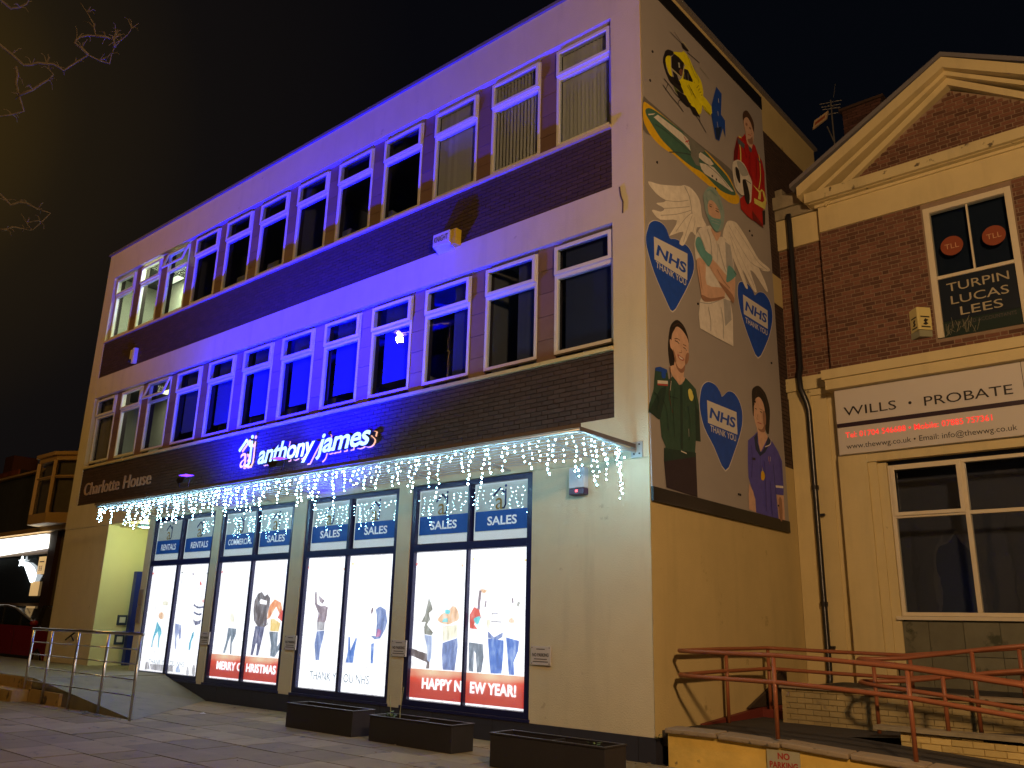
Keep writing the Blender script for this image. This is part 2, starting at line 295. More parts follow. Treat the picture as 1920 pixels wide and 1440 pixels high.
# ---------------------------------------------------------------- artwork outlines in metres
MURAL=[('landing_pad','padshadow',1,[0.012,9.589,0.16,9.616,0.796,9.626,1.527,9.634,2.049,9.66,2.686,9.697,3.03,9.676,3.034,9.436,3.101,9.24,2.545,9.116,1.755,9.26,0.54,9.142,0.179,9.001,0.007,9.006,-0.005,9.13]),
('landing_pad','padyellow',1,[0.003,9.485,0.136,9.549,0.561,9.573,1.177,9.6,1.966,9.62,2.451,9.587,2.812,9.531,2.978,9.456,3.137,9.301,3.267,9.267,3.204,9.105,2.812,8.968,2.124,8.973,1.48,8.978,0.902,9.009,0.761,8.988,0.487,8.969,0.223,9.01,0.054,9.108,-0.01,9.219]),
('landing_pad','padgreen',1,[0.065,9.398,0.155,9.479,0.334,9.534,0.63,9.567,1.177,9.6,1.526,9.619,1.991,9.603,2.364,9.546,2.807,9.484,3.108,9.303,3.038,9.198,2.513,9.073,1.9,9.129,1.487,9.065,0.999,9.055,0.766,9.078,0.494,9.119,0.168,9.273,0.084,9.321]),
('landing_pad','padwhite',0,[0.305,9.391,0.433,9.505,1.174,9.556,1.408,9.546,1.482,9.357,1.261,9.389,0.782,9.386]),
('landing_pad','padwhite',0,[0.139,9.364,0.354,9.488,0.307,9.439,0.15,9.346]),
('landing_pad','padgrey',0,[1.213,9.59,1.526,9.619,1.992,9.618,1.934,9.546,1.772,9.482,1.756,9.275,1.829,9.224,1.645,9.167,1.476,9.27,1.486,9.415,1.407,9.532]),
('landing_pad','padwhite',0,[1.825,9.501,2.172,9.529,2.304,9.489,2.188,9.406,1.971,9.362,1.763,9.364,1.768,9.438]),
('landing_pad','padwhite',0,[1.781,9.273,2.024,9.358,2.299,9.428,3.046,9.277,2.955,9.237,2.554,9.208,1.953,9.139,1.826,9.18]),
('landing_pad','paddark',-1.6,[0.345,9.284,0.663,9.325,1.159,9.326,1.48,9.328]),
('landing_pad','paddark',-1.8,[0.761,8.988,1.05,9.121,1.477,9.284]),
('landing_pad','paddark',-1.2,[1.813,9.345,2.024,9.358,2.512,9.35,2.843,9.277]),
('landing_pad','red',-1.6,[1.257,9.521,1.426,9.442]),
('landing_pad','red',-1.6,[1.301,9.437,1.432,9.53]),
('helicopter','dark',1,[0.708,10.825,0.755,10.905,0.86,10.986,1.023,11.032,0.974,10.941,0.777,10.788,0.741,10.646,0.778,10.538,0.876,10.482,1.008,10.524,1.213,10.482,1.329,10.434,1.264,10.354,1.086,10.351,0.868,10.349,0.758,10.432,0.679,10.541,0.65,10.661]),
('helicopter','heliyellow',1,[1.024,11.041,1.287,11.191,1.384,11.267,1.568,11.232,1.701,11.119,1.872,11.053,1.994,10.966,2.023,10.717,1.739,10.562,1.544,10.455,1.354,10.351,1.272,10.472,1.141,10.52,1.221,10.61,1.286,10.7,1.396,10.977,1.336,10.995,1.156,11.014,1.051,11.005]),
('helicopter','heliyellow',1,[0.763,10.788,0.838,10.851,0.911,10.868,0.907,10.656,0.942,10.512,0.862,10.492,0.781,10.583,0.736,10.686]),
('helicopter','dark',0,[0.934,10.882,1.036,11.005,1.187,11.032,1.367,11.014,1.289,10.737,1.224,10.664,0.929,10.66]),
('helicopter','paleglass',0,[1.157,10.908,1.211,10.931,1.22,10.839,1.173,10.811]),
('helicopter','brown',0,[1.169,10.738,1.234,10.829,1.311,10.847,1.288,10.718,1.211,10.692]),
('helicopter','dark',0,[0.956,10.624,1.103,10.63,1.213,10.482,1.006,10.488]),
('helicopter','paleyellow',-1.1,[0.907,10.656,1.224,10.664]),
('helicopter','paleyellow',-1.2,[1.285,10.682,1.379,10.958,1.444,11.005]),
('helicopter','dark',0,[1.36,10.902,1.486,10.949,1.649,10.835,1.64,10.606,1.465,10.642,1.314,10.663]),
('helicopter','dark',0,[1.696,10.825,1.787,10.787,1.742,10.599,1.695,10.6]),
('helicopter','greyline',-0.9,[1.481,10.874,1.499,10.687]),
('helicopter','greyline',-0.9,[1.355,10.828,1.377,10.699]),
('helicopter','heliyellow',0,[1.283,10.654,1.982,10.914,2.007,10.627,1.909,10.305,1.808,10.225,1.575,10.234,1.354,10.351,1.185,10.519]),
('helicopter','olive',0,[0.954,10.337,1.173,10.33,1.398,10.322,1.441,10.294,1.256,10.219,1.037,10.254]),
('helicopter','heliyellow',0,[2.012,10.684,2.229,10.638,2.292,10.507,2.212,10.437,2.017,10.443,1.965,10.523]),
('helicopter','dark',-0.8,[1.776,10.744,1.865,10.849]),
('helicopter','dark',-0.8,[1.827,10.724,1.905,10.805]),
('helicopter','dark',-0.8,[1.878,10.703,1.945,10.762]),
('helicopter','dark',-0.8,[1.93,10.683,1.986,10.719]),
('helicopter','dark',0,[1.268,11.369,1.347,11.399,1.546,11.365,1.48,11.316,1.324,11.285]),
('helicopter','paleyellow',-1.0,[1.317,11.413,1.395,11.429,1.578,11.385]),
('helicopter','dark',-1.0,[0.909,11.363,1.268,11.36]),
('helicopter','dark',-0.8,[1.047,11.449,1.284,11.379]),
('helicopter','dark',-1.2,[1.479,11.297,1.668,11.319,1.926,11.343]),
('helicopter','olive',-0.7,[1.919,11.246,2.26,11.201]),
('helicopter','dark',-1.5,[0.604,10.153,0.853,10.077,1.111,10.038,1.263,9.99]),
('helicopter','dark',-1.5,[0.644,10.29,0.821,10.263,1.077,10.199,1.481,10.21,1.8,10.115,2.052,9.992]),
('helicopter','dark',-1.2,[0.685,10.098,0.779,10.277]),
('helicopter','dark',-1.4,[1.09,10.052,1.163,10.169,1.533,10.29]),
('helicopter','dark',-1.2,[1.808,10.225,1.845,10.085]),
('helicopter','dark',0,[1.438,10.239,1.672,10.286,1.853,10.196,1.613,10.123]),
('helicopter','heliblue',0,[2.53,11.187,2.734,11.15,2.663,10.674,2.815,10.628,2.795,10.269,2.716,10.424,2.539,10.065,2.401,10.046,2.277,10.499,2.289,10.642]),
('helicopter','navy',0,[2.395,10.26,2.665,10.425,2.53,10.083,2.427,10.059]),
('helicopter','padwhite',-1.4,[2.587,10.97,2.595,10.885]),
('helicopter','padwhite',-1.4,[2.535,10.676,2.547,10.585]),
('helicopter','padwhite',-0.9,[2.486,10.43,2.512,10.319]),
('rescuer','brownhair',1,[3.609,11.172,3.658,11.266,3.804,11.363,3.956,11.334,4.082,11.239,4.079,11.058,4.044,10.942,3.974,11.005,3.932,11.143,3.784,11.194,3.658,11.099,3.606,11.043]),
('rescuer','skin',1,[3.637,11.078,3.785,11.205,3.935,11.164,4.018,11.048,4.06,10.969,3.976,10.712,3.921,10.577,3.711,10.581,3.68,10.798,3.633,10.949]),
('rescuer','skindark',1,[3.743,10.694,3.889,10.786,3.977,10.869,3.976,10.712,3.832,10.641]),
('rescuer','skindark',1,[3.709,11.047,3.787,11.058,3.76,10.995,3.695,10.991]),
('rescuer','skindark',1,[3.86,11.026,3.94,11.048,3.935,11.005,3.855,10.989]),
('rescuer','red',-1.3,[3.769,10.814,3.918,10.869]),
('rescuer','jacketred',0,[3.295,10.529,3.53,10.646,3.638,10.767,3.713,10.602,3.897,10.536,3.976,10.712,4.075,10.721,4.177,10.593,4.365,10.506,4.438,10.304,4.409,9.939,4.446,9.628,4.347,9.49,4.211,9.358,4.21,9.057,4.051,9.031,3.705,8.984,3.52,8.981,3.272,9.023,3.258,9.215,3.705,9.592,3.634,9.935,3.388,10.046,3.086,9.922,3.127,10.146]),
('rescuer','jacketdark',0,[3.127,10.146,3.293,10.508,3.336,10.397,3.237,9.993,3.086,9.922]),
('rescuer','slate',0,[3.294,10.518,3.608,10.512,3.557,10.391,3.299,10.398]),
('rescuer','slate',0,[3.749,10.58,3.92,10.567,3.869,10.465,3.792,10.466]),
('rescuer','hivis',-3,[3.354,10.558,3.469,10.596]),
('rescuer','hivis',-4.5,[3.372,10.396,3.395,10.275,3.38,10.042]),
('rescuer','hivis',-3.2,[4.217,10.593,4.237,10.445,4.233,10.112,4.112,9.79]),
('rescuer','slate',-4,[4.143,10.479,4.274,10.424]),
('rescuer','hivis',0,[3.839,9.764,4.148,9.767,4.237,9.844,4.355,9.838,4.436,9.7,4.342,9.45,3.867,9.383,3.862,9.492,4.238,9.559,4.327,9.635,4.273,9.822,4.208,9.774,4.163,9.584,4.042,9.551,4.101,9.709]),
('rescuer','jacketred',0,[4.226,9.763,4.317,9.707,4.327,9.635,4.22,9.57]),
('rescuer','jacketdark',-1,[3.812,10.476,3.783,10.079,3.849,9.844]),
('rescuer','jacketdark',0,[3.748,9.185,4.171,9.061,4.222,9.007,3.744,9.0]),
('rescuer','dark',0,[4.214,9.378,4.339,9.43,4.295,9.11,4.192,9.069]),
('rescuer','padwhite',1,[3.001,9.791,3.123,9.94,3.314,10.039,3.534,10.039,3.706,9.911,3.809,9.826,3.784,9.627,3.713,9.354,3.593,9.285,3.575,9.443,3.342,9.324,3.129,9.34,3.02,9.472]),
('rescuer','greyline',1,[3.197,9.956,3.386,10.026,3.601,9.976,3.666,9.893,3.391,9.749,3.255,9.835]),
('rescuer','dark',1,[3.127,9.813,3.27,9.805,3.301,9.598,3.24,9.534,3.127,9.648]),
('rescuer','dark',1,[3.399,9.66,3.551,9.71,3.671,9.466,3.608,9.255,3.48,9.255,3.413,9.464]),
('rescuer','dark',-1.5,[3.498,9.723,3.762,9.748]),
('winged_nurse','wing',1,[0.084,8.156,0.456,8.268,1.052,8.51,1.219,8.596,1.472,8.638,1.72,8.535,1.784,8.259,1.926,8.13,1.592,7.986,1.538,7.817,1.372,7.82,1.148,7.512,1.026,7.455,0.989,7.495,1.122,7.722,0.718,7.499,0.7,7.513,0.932,7.844,0.426,7.65,0.191,7.692,0.229,7.739,0.433,7.792,0.55,7.895,0.308,7.879,0.517,7.989,0.596,8.056,0.445,8.045,0.261,8.063]),
('winged_nurse','wingshade',-2.4,[1.218,8.572,1.374,8.434,1.438,8.163]),
('winged_nurse','wingshade',-1.0,[0.557,8.039,0.952,8.185,1.328,8.368]),
('winged_nurse','wingshade',-1.0,[0.473,7.863,0.905,8.054,1.362,8.268]),
('winged_nurse','wingshade',-1.0,[0.43,7.727,0.938,7.957,1.4,8.216]),
('winged_nurse','wingshade',-1.0,[0.88,7.627,1.178,7.966,1.418,8.178]),
('winged_nurse','wingshade',-1.0,[1.11,7.541,1.296,7.902,1.436,8.139]),
('winged_nurse','wingshade',-1.0,[1.411,7.79,1.512,8.034,1.52,8.151]),
('winged_nurse','wing',1,[2.495,8.189,2.667,8.498,2.821,8.604,3.071,8.66,3.312,8.581,3.603,8.441,3.949,8.265,4.382,8.241,4.373,8.173,4.086,8.085,3.925,8.079,4.143,7.902,4.256,7.737,4.144,7.713,3.742,7.89,3.536,7.892,3.712,7.657,3.75,7.546,3.595,7.544,3.223,7.807,3.39,7.525,3.285,7.49,3.064,7.703,2.845,7.913,2.678,8.139]),
('winged_nurse','wingshade',-1.2,[2.761,8.487,3.08,8.293,3.558,8.074,4.09,8.112]),
('winged_nurse','wingshade',-1.2,[2.748,8.36,3.018,8.171,3.38,7.862,3.706,7.605]),
('winged_nurse','wingshade',-1.2,[2.787,8.278,2.995,7.968,3.217,7.757,3.34,7.532]),
('winged_nurse','wingshade',-1.2,[3.011,8.562,3.441,8.38,3.886,8.192,4.262,8.173]),
('winged_nurse','gown',0,[1.516,7.809,1.679,8.009,2.042,8.2,2.302,8.09,2.493,8.164,2.771,8.127,2.845,7.913,2.902,7.551,2.816,7.193,2.658,7.026,2.726,6.795,2.688,6.219,2.085,6.206,1.539,6.211,1.515,6.427,1.576,6.682,1.769,7.007,1.749,7.289,1.484,7.372,1.461,7.631]),
('winged_nurse','gownshade',0,[2.58,8.102,2.769,8.101,2.868,7.682,2.877,7.543,2.697,7.411,2.579,7.628]),
('winged_nurse','gownshade',0,[2.402,6.99,2.658,7.026,2.668,6.687,2.421,6.501]),
('winged_nurse','gownshade',-1.2,[2.248,7.999,2.275,7.798,2.198,7.447]),
('winged_nurse','gownshade',-1.4,[1.574,6.66,1.917,6.747,2.379,6.983]),
('winged_nurse','scrub',1,[1.853,8.569,1.84,8.681,1.964,8.855,2.108,8.966,2.294,9.0,2.471,8.905,2.593,8.712,2.588,8.563,2.51,8.338,2.311,8.188,2.131,8.188,1.963,8.309,1.884,8.417]),
('winged_nurse','skin',1,[1.997,8.606,2.131,8.711,2.312,8.691,2.439,8.575,2.406,8.465,2.099,8.34,1.996,8.44]),
('winged_nurse','dark',-1.8,[2.038,8.564,2.129,8.578]),
('winged_nurse','dark',-1.8,[2.264,8.57,2.375,8.583]),
('winged_nurse','brownhair',-0.9,[2.032,8.597,2.146,8.622]),
('winged_nurse','brownhair',-0.9,[2.258,8.609,2.389,8.632]),
('winged_nurse','mask',1,[1.961,8.39,2.148,8.384,2.438,8.466,2.409,8.346,2.264,8.165,2.153,8.185,2.005,8.279]),
('winged_nurse','gownshade',-0.8,[2.053,8.322,2.4,8.403]),
('winged_nurse','gownshade',-0.8,[2.094,8.279,2.381,8.347]),
('winged_nurse','skin',1,[2.038,8.151,2.262,8.145,2.406,8.226,2.373,8.118,2.247,7.987,2.162,8.036]),
('winged_nurse','skin',1,[1.505,7.38,1.803,7.42,1.814,7.044,2.397,7.171,2.402,6.99,1.92,6.781,1.662,6.72,1.593,6.905]),
('winged_nurse','skin',1,[1.932,7.421,2.055,7.579,2.517,7.466,2.7,7.435,2.874,7.518,2.825,7.196,2.775,7.029,2.614,7.059,2.225,7.25]),
('winged_nurse','skinshade',1,[1.627,6.807,1.925,6.837,2.382,7.018,2.402,6.99,1.92,6.781,1.662,6.72]),
('winged_nurse','skinshade',1,[2.225,7.25,2.614,7.059,2.775,7.029,2.742,7.169]),
('winged_nurse','glove',1,[1.534,7.771,1.664,7.821,1.822,7.653,2.059,7.626,1.931,7.409,1.803,7.42,1.558,7.533,1.483,7.639]),
('winged_nurse','glove',1,[2.601,7.612,2.679,7.687,2.865,7.658,2.931,7.597,2.697,7.411,2.527,7.33,2.565,7.482]),
('winged_nurse','dark',-1.6,[2.839,7.637,2.931,7.597]),
('paramedic','black2',1,[0.594,5.88,0.672,6.029,0.844,6.144,1.034,6.11,1.149,5.987,1.175,5.865,1.07,5.913,0.884,6.015,0.738,5.947,0.659,5.798,0.685,5.431,0.656,5.324,0.589,5.357,0.542,5.591]),
('paramedic','skin',1,[0.657,5.768,0.679,5.844,0.761,5.978,0.858,6.036,1.008,6.009,1.156,5.907,1.167,5.727,1.135,5.597,1.051,5.495,1.004,5.363,0.957,5.214,0.839,5.117,0.648,5.295,0.64,5.468]),
('paramedic','skin',1,[0.601,5.753,0.656,5.758,0.705,5.643,0.63,5.623]),
('paramedic','skindark',1,[0.749,5.457,0.819,5.386,0.93,5.385,1.03,5.469,1.004,5.363,0.889,5.315,0.78,5.367]),
('paramedic','black2',-1.4,[0.75,5.784,0.824,5.785,0.879,5.77]),
('paramedic','black2',-1.4,[1.001,5.743,1.067,5.741,1.105,5.72]),
('paramedic','brownhair',-1.1,[0.742,5.807,0.827,5.836,0.902,5.827]),
('paramedic','brownhair',-1.1,[0.994,5.792,1.09,5.787]),
('paramedic','skindark',-1.1,[0.921,5.681,0.947,5.648,0.871,5.628]),
('paramedic','lips',1,[0.812,5.582,0.905,5.577,1.017,5.556,0.958,5.521,0.864,5.526]),
('paramedic','padwhite',1,[0.839,5.571,0.904,5.565,0.988,5.551,0.949,5.534,0.875,5.539]),
('paramedic','black2',1,[0.557,5.603,0.666,5.613,0.714,5.487,0.689,5.363,0.633,5.339,0.563,5.39]),
('paramedic','para',0,[0.159,5.2,0.293,5.258,0.493,5.259,0.531,5.123,0.649,5.2,0.828,5.108,0.924,5.143,1.027,5.267,1.169,5.225,1.337,5.163,1.418,4.929,1.423,4.358,1.276,4.344,1.234,4.107,0.334,3.889,0.388,4.103,0.286,4.222,0.255,4.47,-0.039,4.525,-0.013,4.645,0.102,4.879]),
('paramedic','skin',0,[0.541,5.32,0.682,5.38,0.932,5.269,1.018,5.264,0.985,5.207,0.852,5.121,0.649,5.2]),
('paramedic','paradark',0,[0.277,4.92,0.457,5.009,0.403,4.806,0.255,4.47,0.212,4.461,-0.039,4.525]),
('paramedic','paradark',0,[0.851,5.101,0.922,5.118,0.883,4.143,0.813,4.131]),
('paramedic','paradark',0,[1.293,4.902,1.41,4.827,1.423,4.358,1.276,4.344]),
('paramedic','paradark',0,[0.344,4.072,1.262,4.159,1.256,4.086,0.333,3.866]),
('paramedic','trouser',0,[0.334,3.878,1.257,4.098,1.26,3.493,0.38,3.518]),
('paramedic','heliblue',0,[0.16,5.212,0.293,5.258,0.493,5.259,0.468,5.205,0.158,5.164]),
('paramedic','heartblue',1,[0.334,5.196,0.433,5.22,0.428,5.122,0.338,5.106]),
('paramedic','padwhite',0,[0.208,5.034,0.497,5.091,0.495,5.042,0.206,4.986]),
('paramedic','lips',0,[0.206,4.986,0.495,5.039,0.493,5.013,0.205,4.96]),
('paramedic','hivis',1,[1.087,5.081,1.162,5.123,1.254,5.044,1.198,4.944,1.112,4.962]),
('paramedic','padwhite',-1.6,[0.812,4.107,0.973,4.099]),
('paramedic','greyline',-1.4,[1.06,4.486,1.062,4.365]),
('paramedic','brownhair',-2.2,[0.564,5.326,0.574,5.085,0.52,4.927,0.544,4.789,0.607,4.636]),
('paramedic','wing',-1,[0.589,5.113,0.553,4.959]),
('paramedic','paradark',-1.4,[0.517,4.867,0.768,4.886]),
('nurse','black2',1,[3.332,5.581,3.421,5.673,3.629,5.748,3.862,5.683,3.968,5.56,4.027,5.39,3.957,5.05,3.9,4.932,3.788,5.0,3.792,5.323,3.717,5.505,3.476,5.488,3.377,5.324,3.377,5.166,3.319,5.171,3.317,5.4]),
('nurse','skin',1,[3.423,5.441,3.602,5.543,3.753,5.477,3.813,5.327,3.808,5.146,3.763,4.959,3.871,4.873,3.728,4.706,3.512,4.564,3.433,4.706,3.461,4.92,3.398,5.03,3.357,5.162,3.381,5.29]),
('nurse','skindark',1,[3.486,4.959,3.645,4.972,3.78,5.087,3.763,4.959,3.598,4.919]),
('nurse','black2',-1.4,[3.413,5.297,3.483,5.297]),
('nurse','black2',-1.4,[3.607,5.284,3.694,5.281]),
('nurse','brownhair',-0.9,[3.594,5.331,3.712,5.324]),
('nurse','lips',-1.6,[3.48,5.063,3.638,5.068]),
('nurse','skindark',-1,[3.519,5.212,3.461,5.13,3.515,5.123]),
('nurse','nurseblue',0,[3.069,4.674,3.312,4.805,3.459,4.902,3.471,4.695,3.529,4.55,3.871,4.873,4.028,4.83,4.257,4.691,4.402,4.535,4.392,4.07,4.37,3.926,4.055,3.903,4.093,3.478,3.22,3.498,3.229,3.712,3.118,3.862,3.012,4.045,3.018,4.312]),
('nurse','navy',0,[3.457,4.884,3.307,4.769,3.339,4.569,3.5,4.476,3.71,4.58,3.986,4.823,3.874,4.891,3.725,4.688,3.569,4.556,3.512,4.564,3.433,4.706]),
('nurse','padwhite',-1.8,[3.992,4.859,3.937,4.76,3.724,4.679]),
('nurse','skin',0,[3.011,3.946,3.151,3.834,3.21,3.71,3.22,3.498,2.966,3.517,2.973,3.729]),
('nurse','skin',0,[4.075,3.897,4.37,3.926,4.362,3.482,4.106,3.48]),
('nurse','wing',-4,[4.056,4.041,4.371,4.071]),
('nurse','navy',-1.3,[4.009,4.419,4.027,4.124,4.055,3.903]),
('nurse','navy',-0.8,[3.498,4.458,3.465,4.214]),
('nurse','black2',0,[3.167,4.403,3.308,4.418,3.303,4.375,3.161,4.36]),
('nurse','padyellow',1,[3.503,4.211,3.592,4.233,3.644,4.155,3.571,4.076,3.479,4.088]),
('nurse','wing',-1.2,[3.548,4.312,3.552,4.227]),
('nurse','black2',-1.0,[3.549,4.32,3.536,4.224]),
('nurse','padyellow',-0.9,[3.815,4.528,3.827,4.442]),
('nurse','lips',-0.9,[3.864,4.536,3.852,4.394]),
('nurse','wing',-0.9,[3.904,4.534,3.884,4.452]),
('helicopter','olive',-0.9,[1.474,11.221,1.56,11.128,1.661,11.005,1.766,10.929]),
('helicopter','olive',-0.9,[1.654,11.128,1.774,11.033,1.859,10.89]),
('helicopter','olive',-0.9,[1.415,10.587,1.519,10.539,1.577,10.473]),
('helicopter','dark',0,[1.024,10.541,1.156,10.52,1.212,10.473,1.122,10.449,1.019,10.461]),
('helicopter','dark',0,[1.038,10.281,1.354,10.351,1.441,10.294,1.575,10.234,1.387,10.16,1.163,10.169]),
('helicopter','heliyellow',0,[1.979,10.693,2.11,10.683,2.289,10.642,2.298,10.51,2.232,10.437,2.065,10.436,1.948,10.487]),
('helicopter','dark',-1.0,[2.001,10.488,2.212,10.437]),
('helicopter','dark',-1.3,[1.465,10.637,1.562,10.571]),
('helicopter','dark',-1.3,[1.545,10.591,1.633,10.531]),
('helicopter','dark',-1.3,[1.625,10.545,1.705,10.49]),
('paramedic','paradark',-1.3,[0.336,4.791,0.437,4.624,0.467,4.349]),
('paramedic','paradark',-1.3,[0.684,5.013,0.621,4.71,0.642,4.288]),
('paramedic','paradark',-1.3,[1.047,4.849,1.103,4.616,1.058,4.316]),
('paramedic','paradark',-1.3,[0.1,4.832,0.226,4.767,0.174,4.569]),
('paramedic','paradark',-1.3,[1.208,5.084,1.318,4.907,1.348,4.665]),
('paramedic','teal2',-1.0,[0.594,5.041,0.569,4.747,0.573,4.51]),
('paramedic','teal2',-1.0,[1.012,5.039,0.983,4.738]),
('paramedic','brownhair',-1.0,[0.669,5.978,0.84,6.079,1.031,6.057]),
('paramedic','brownhair',-1.0,[0.649,5.871,0.739,5.973]),
('paramedic','skinshade',1,[1.062,5.658,1.14,5.679,1.112,5.551,1.041,5.482,1.025,5.528]),
('paramedic','skinshade',1,[0.657,5.61,0.701,5.582,0.75,5.477,0.712,5.447]),
('paramedic','padwhite',-0.7,[0.815,5.782,0.861,5.77]),
('paramedic','padwhite',-0.7,[1.038,5.728,1.085,5.72]),
('nurse','nurseshade',-2.0,[3.173,4.608,3.177,4.338,3.105,4.059]),
('nurse','nurseshade',-2.0,[3.648,4.414,3.64,4.069,3.608,3.559]),
('nurse','nurseshade',-2.0,[3.842,4.098,3.832,3.754,3.838,3.518]),
('nurse','nurseshade',-2.0,[4.277,4.551,4.33,4.345,4.323,4.167]),
('nurse','skinshade',1,[3.71,5.305,3.808,5.29,3.799,5.109,3.716,5.057]),
('nurse','skinshade',1,[4.126,3.825,4.252,3.841,4.239,3.494,4.135,3.486]),
('nurse','brownhair',-1.2,[3.62,5.682,3.81,5.598,3.886,5.415]),
('nurse','brownhair',-1.2,[3.495,5.636,3.438,5.497,3.36,5.338]),
('rescuer','jacketdark',-1.2,[3.757,10.334,3.715,10.048,3.789,9.817]),
('rescuer','jacketdark',-1.2,[4.064,10.481,4.048,10.202,3.997,9.948]),
('rescuer','jacketdark',-1.2,[3.542,10.422,3.632,10.237]),
('rescuer','jacketdark',-1.2,[4.262,10.184,4.292,9.965]),
('rescuer','skindark',-0.8,[3.912,10.974,3.945,10.932,3.893,10.882]),
('rescuer','greyline',-1.3,[3.067,9.748,3.084,9.573,3.138,9.416]),
('winged_nurse','gownshade',-1.6,[1.586,7.904,1.666,7.844,1.824,7.677]),
('winged_nurse','gownshade',-1.6,[1.9,8.073,2.018,7.911,2.036,7.618]),
('winged_nurse','gownshade',-1.6,[2.289,7.944,2.403,7.705,2.522,7.514]),
('winged_nurse','gownshade',-1.6,[1.824,6.652,1.892,6.455,1.875,6.255]),
('winged_nurse','gownshade',-1.6,[2.271,6.791,2.336,6.543,2.307,6.247]),
('winged_nurse','mask',-1.3,[1.96,8.805,2.102,8.891,2.328,8.868]),
('winged_nurse','mask',-1.3,[1.927,8.672,1.986,8.578]),
('winged_nurse','mask',-1.3,[2.371,8.838,2.495,8.671]),
('winged_nurse','skinshade',-1.6,[1.559,7.266,1.605,7.062,1.634,6.896]),
('winged_nurse','skinshade',-1.6,[2.198,7.447,2.411,7.314,2.634,7.25])]
HEARTS=[([0.052,7.343,0.109,7.46,0.257,7.567,0.461,7.611,0.608,7.563,0.696,7.448,0.833,7.489,0.99,7.517,1.269,7.514,1.424,7.394,1.428,7.176,1.267,6.904,1.008,6.564,0.716,6.245,0.51,6.383,0.202,6.704,0.022,7.024,-0.003,7.199],[0.22,7.291,1.24,7.386,1.2,6.913,0.222,6.919],[0.26,6.806,0.262,6.868,1.161,6.804,1.165,6.869]),
([3.005,7.397,3.092,7.521,3.245,7.573,3.448,7.593,3.619,7.528,3.688,7.465,3.859,7.582,4.106,7.638,4.337,7.536,4.411,7.283,4.284,6.972,4.048,6.638,3.663,6.278,3.367,6.52,3.115,6.867,2.996,7.181],[3.192,7.323,4.199,7.33,4.162,6.957,3.183,6.951],[3.23,6.808,3.238,6.881,4.127,6.817,4.137,6.893]),
([1.481,5.095,1.571,5.269,1.76,5.378,1.998,5.382,2.152,5.298,2.211,5.237,2.435,5.376,2.663,5.387,2.852,5.264,2.917,5.059,2.829,4.798,2.557,4.405,2.207,4.04,1.853,4.36,1.568,4.608,1.45,4.885],[1.692,5.065,2.699,5.082,2.691,4.7,1.693,4.703],[1.759,4.582,1.766,4.659,2.632,4.575,2.641,4.656])]
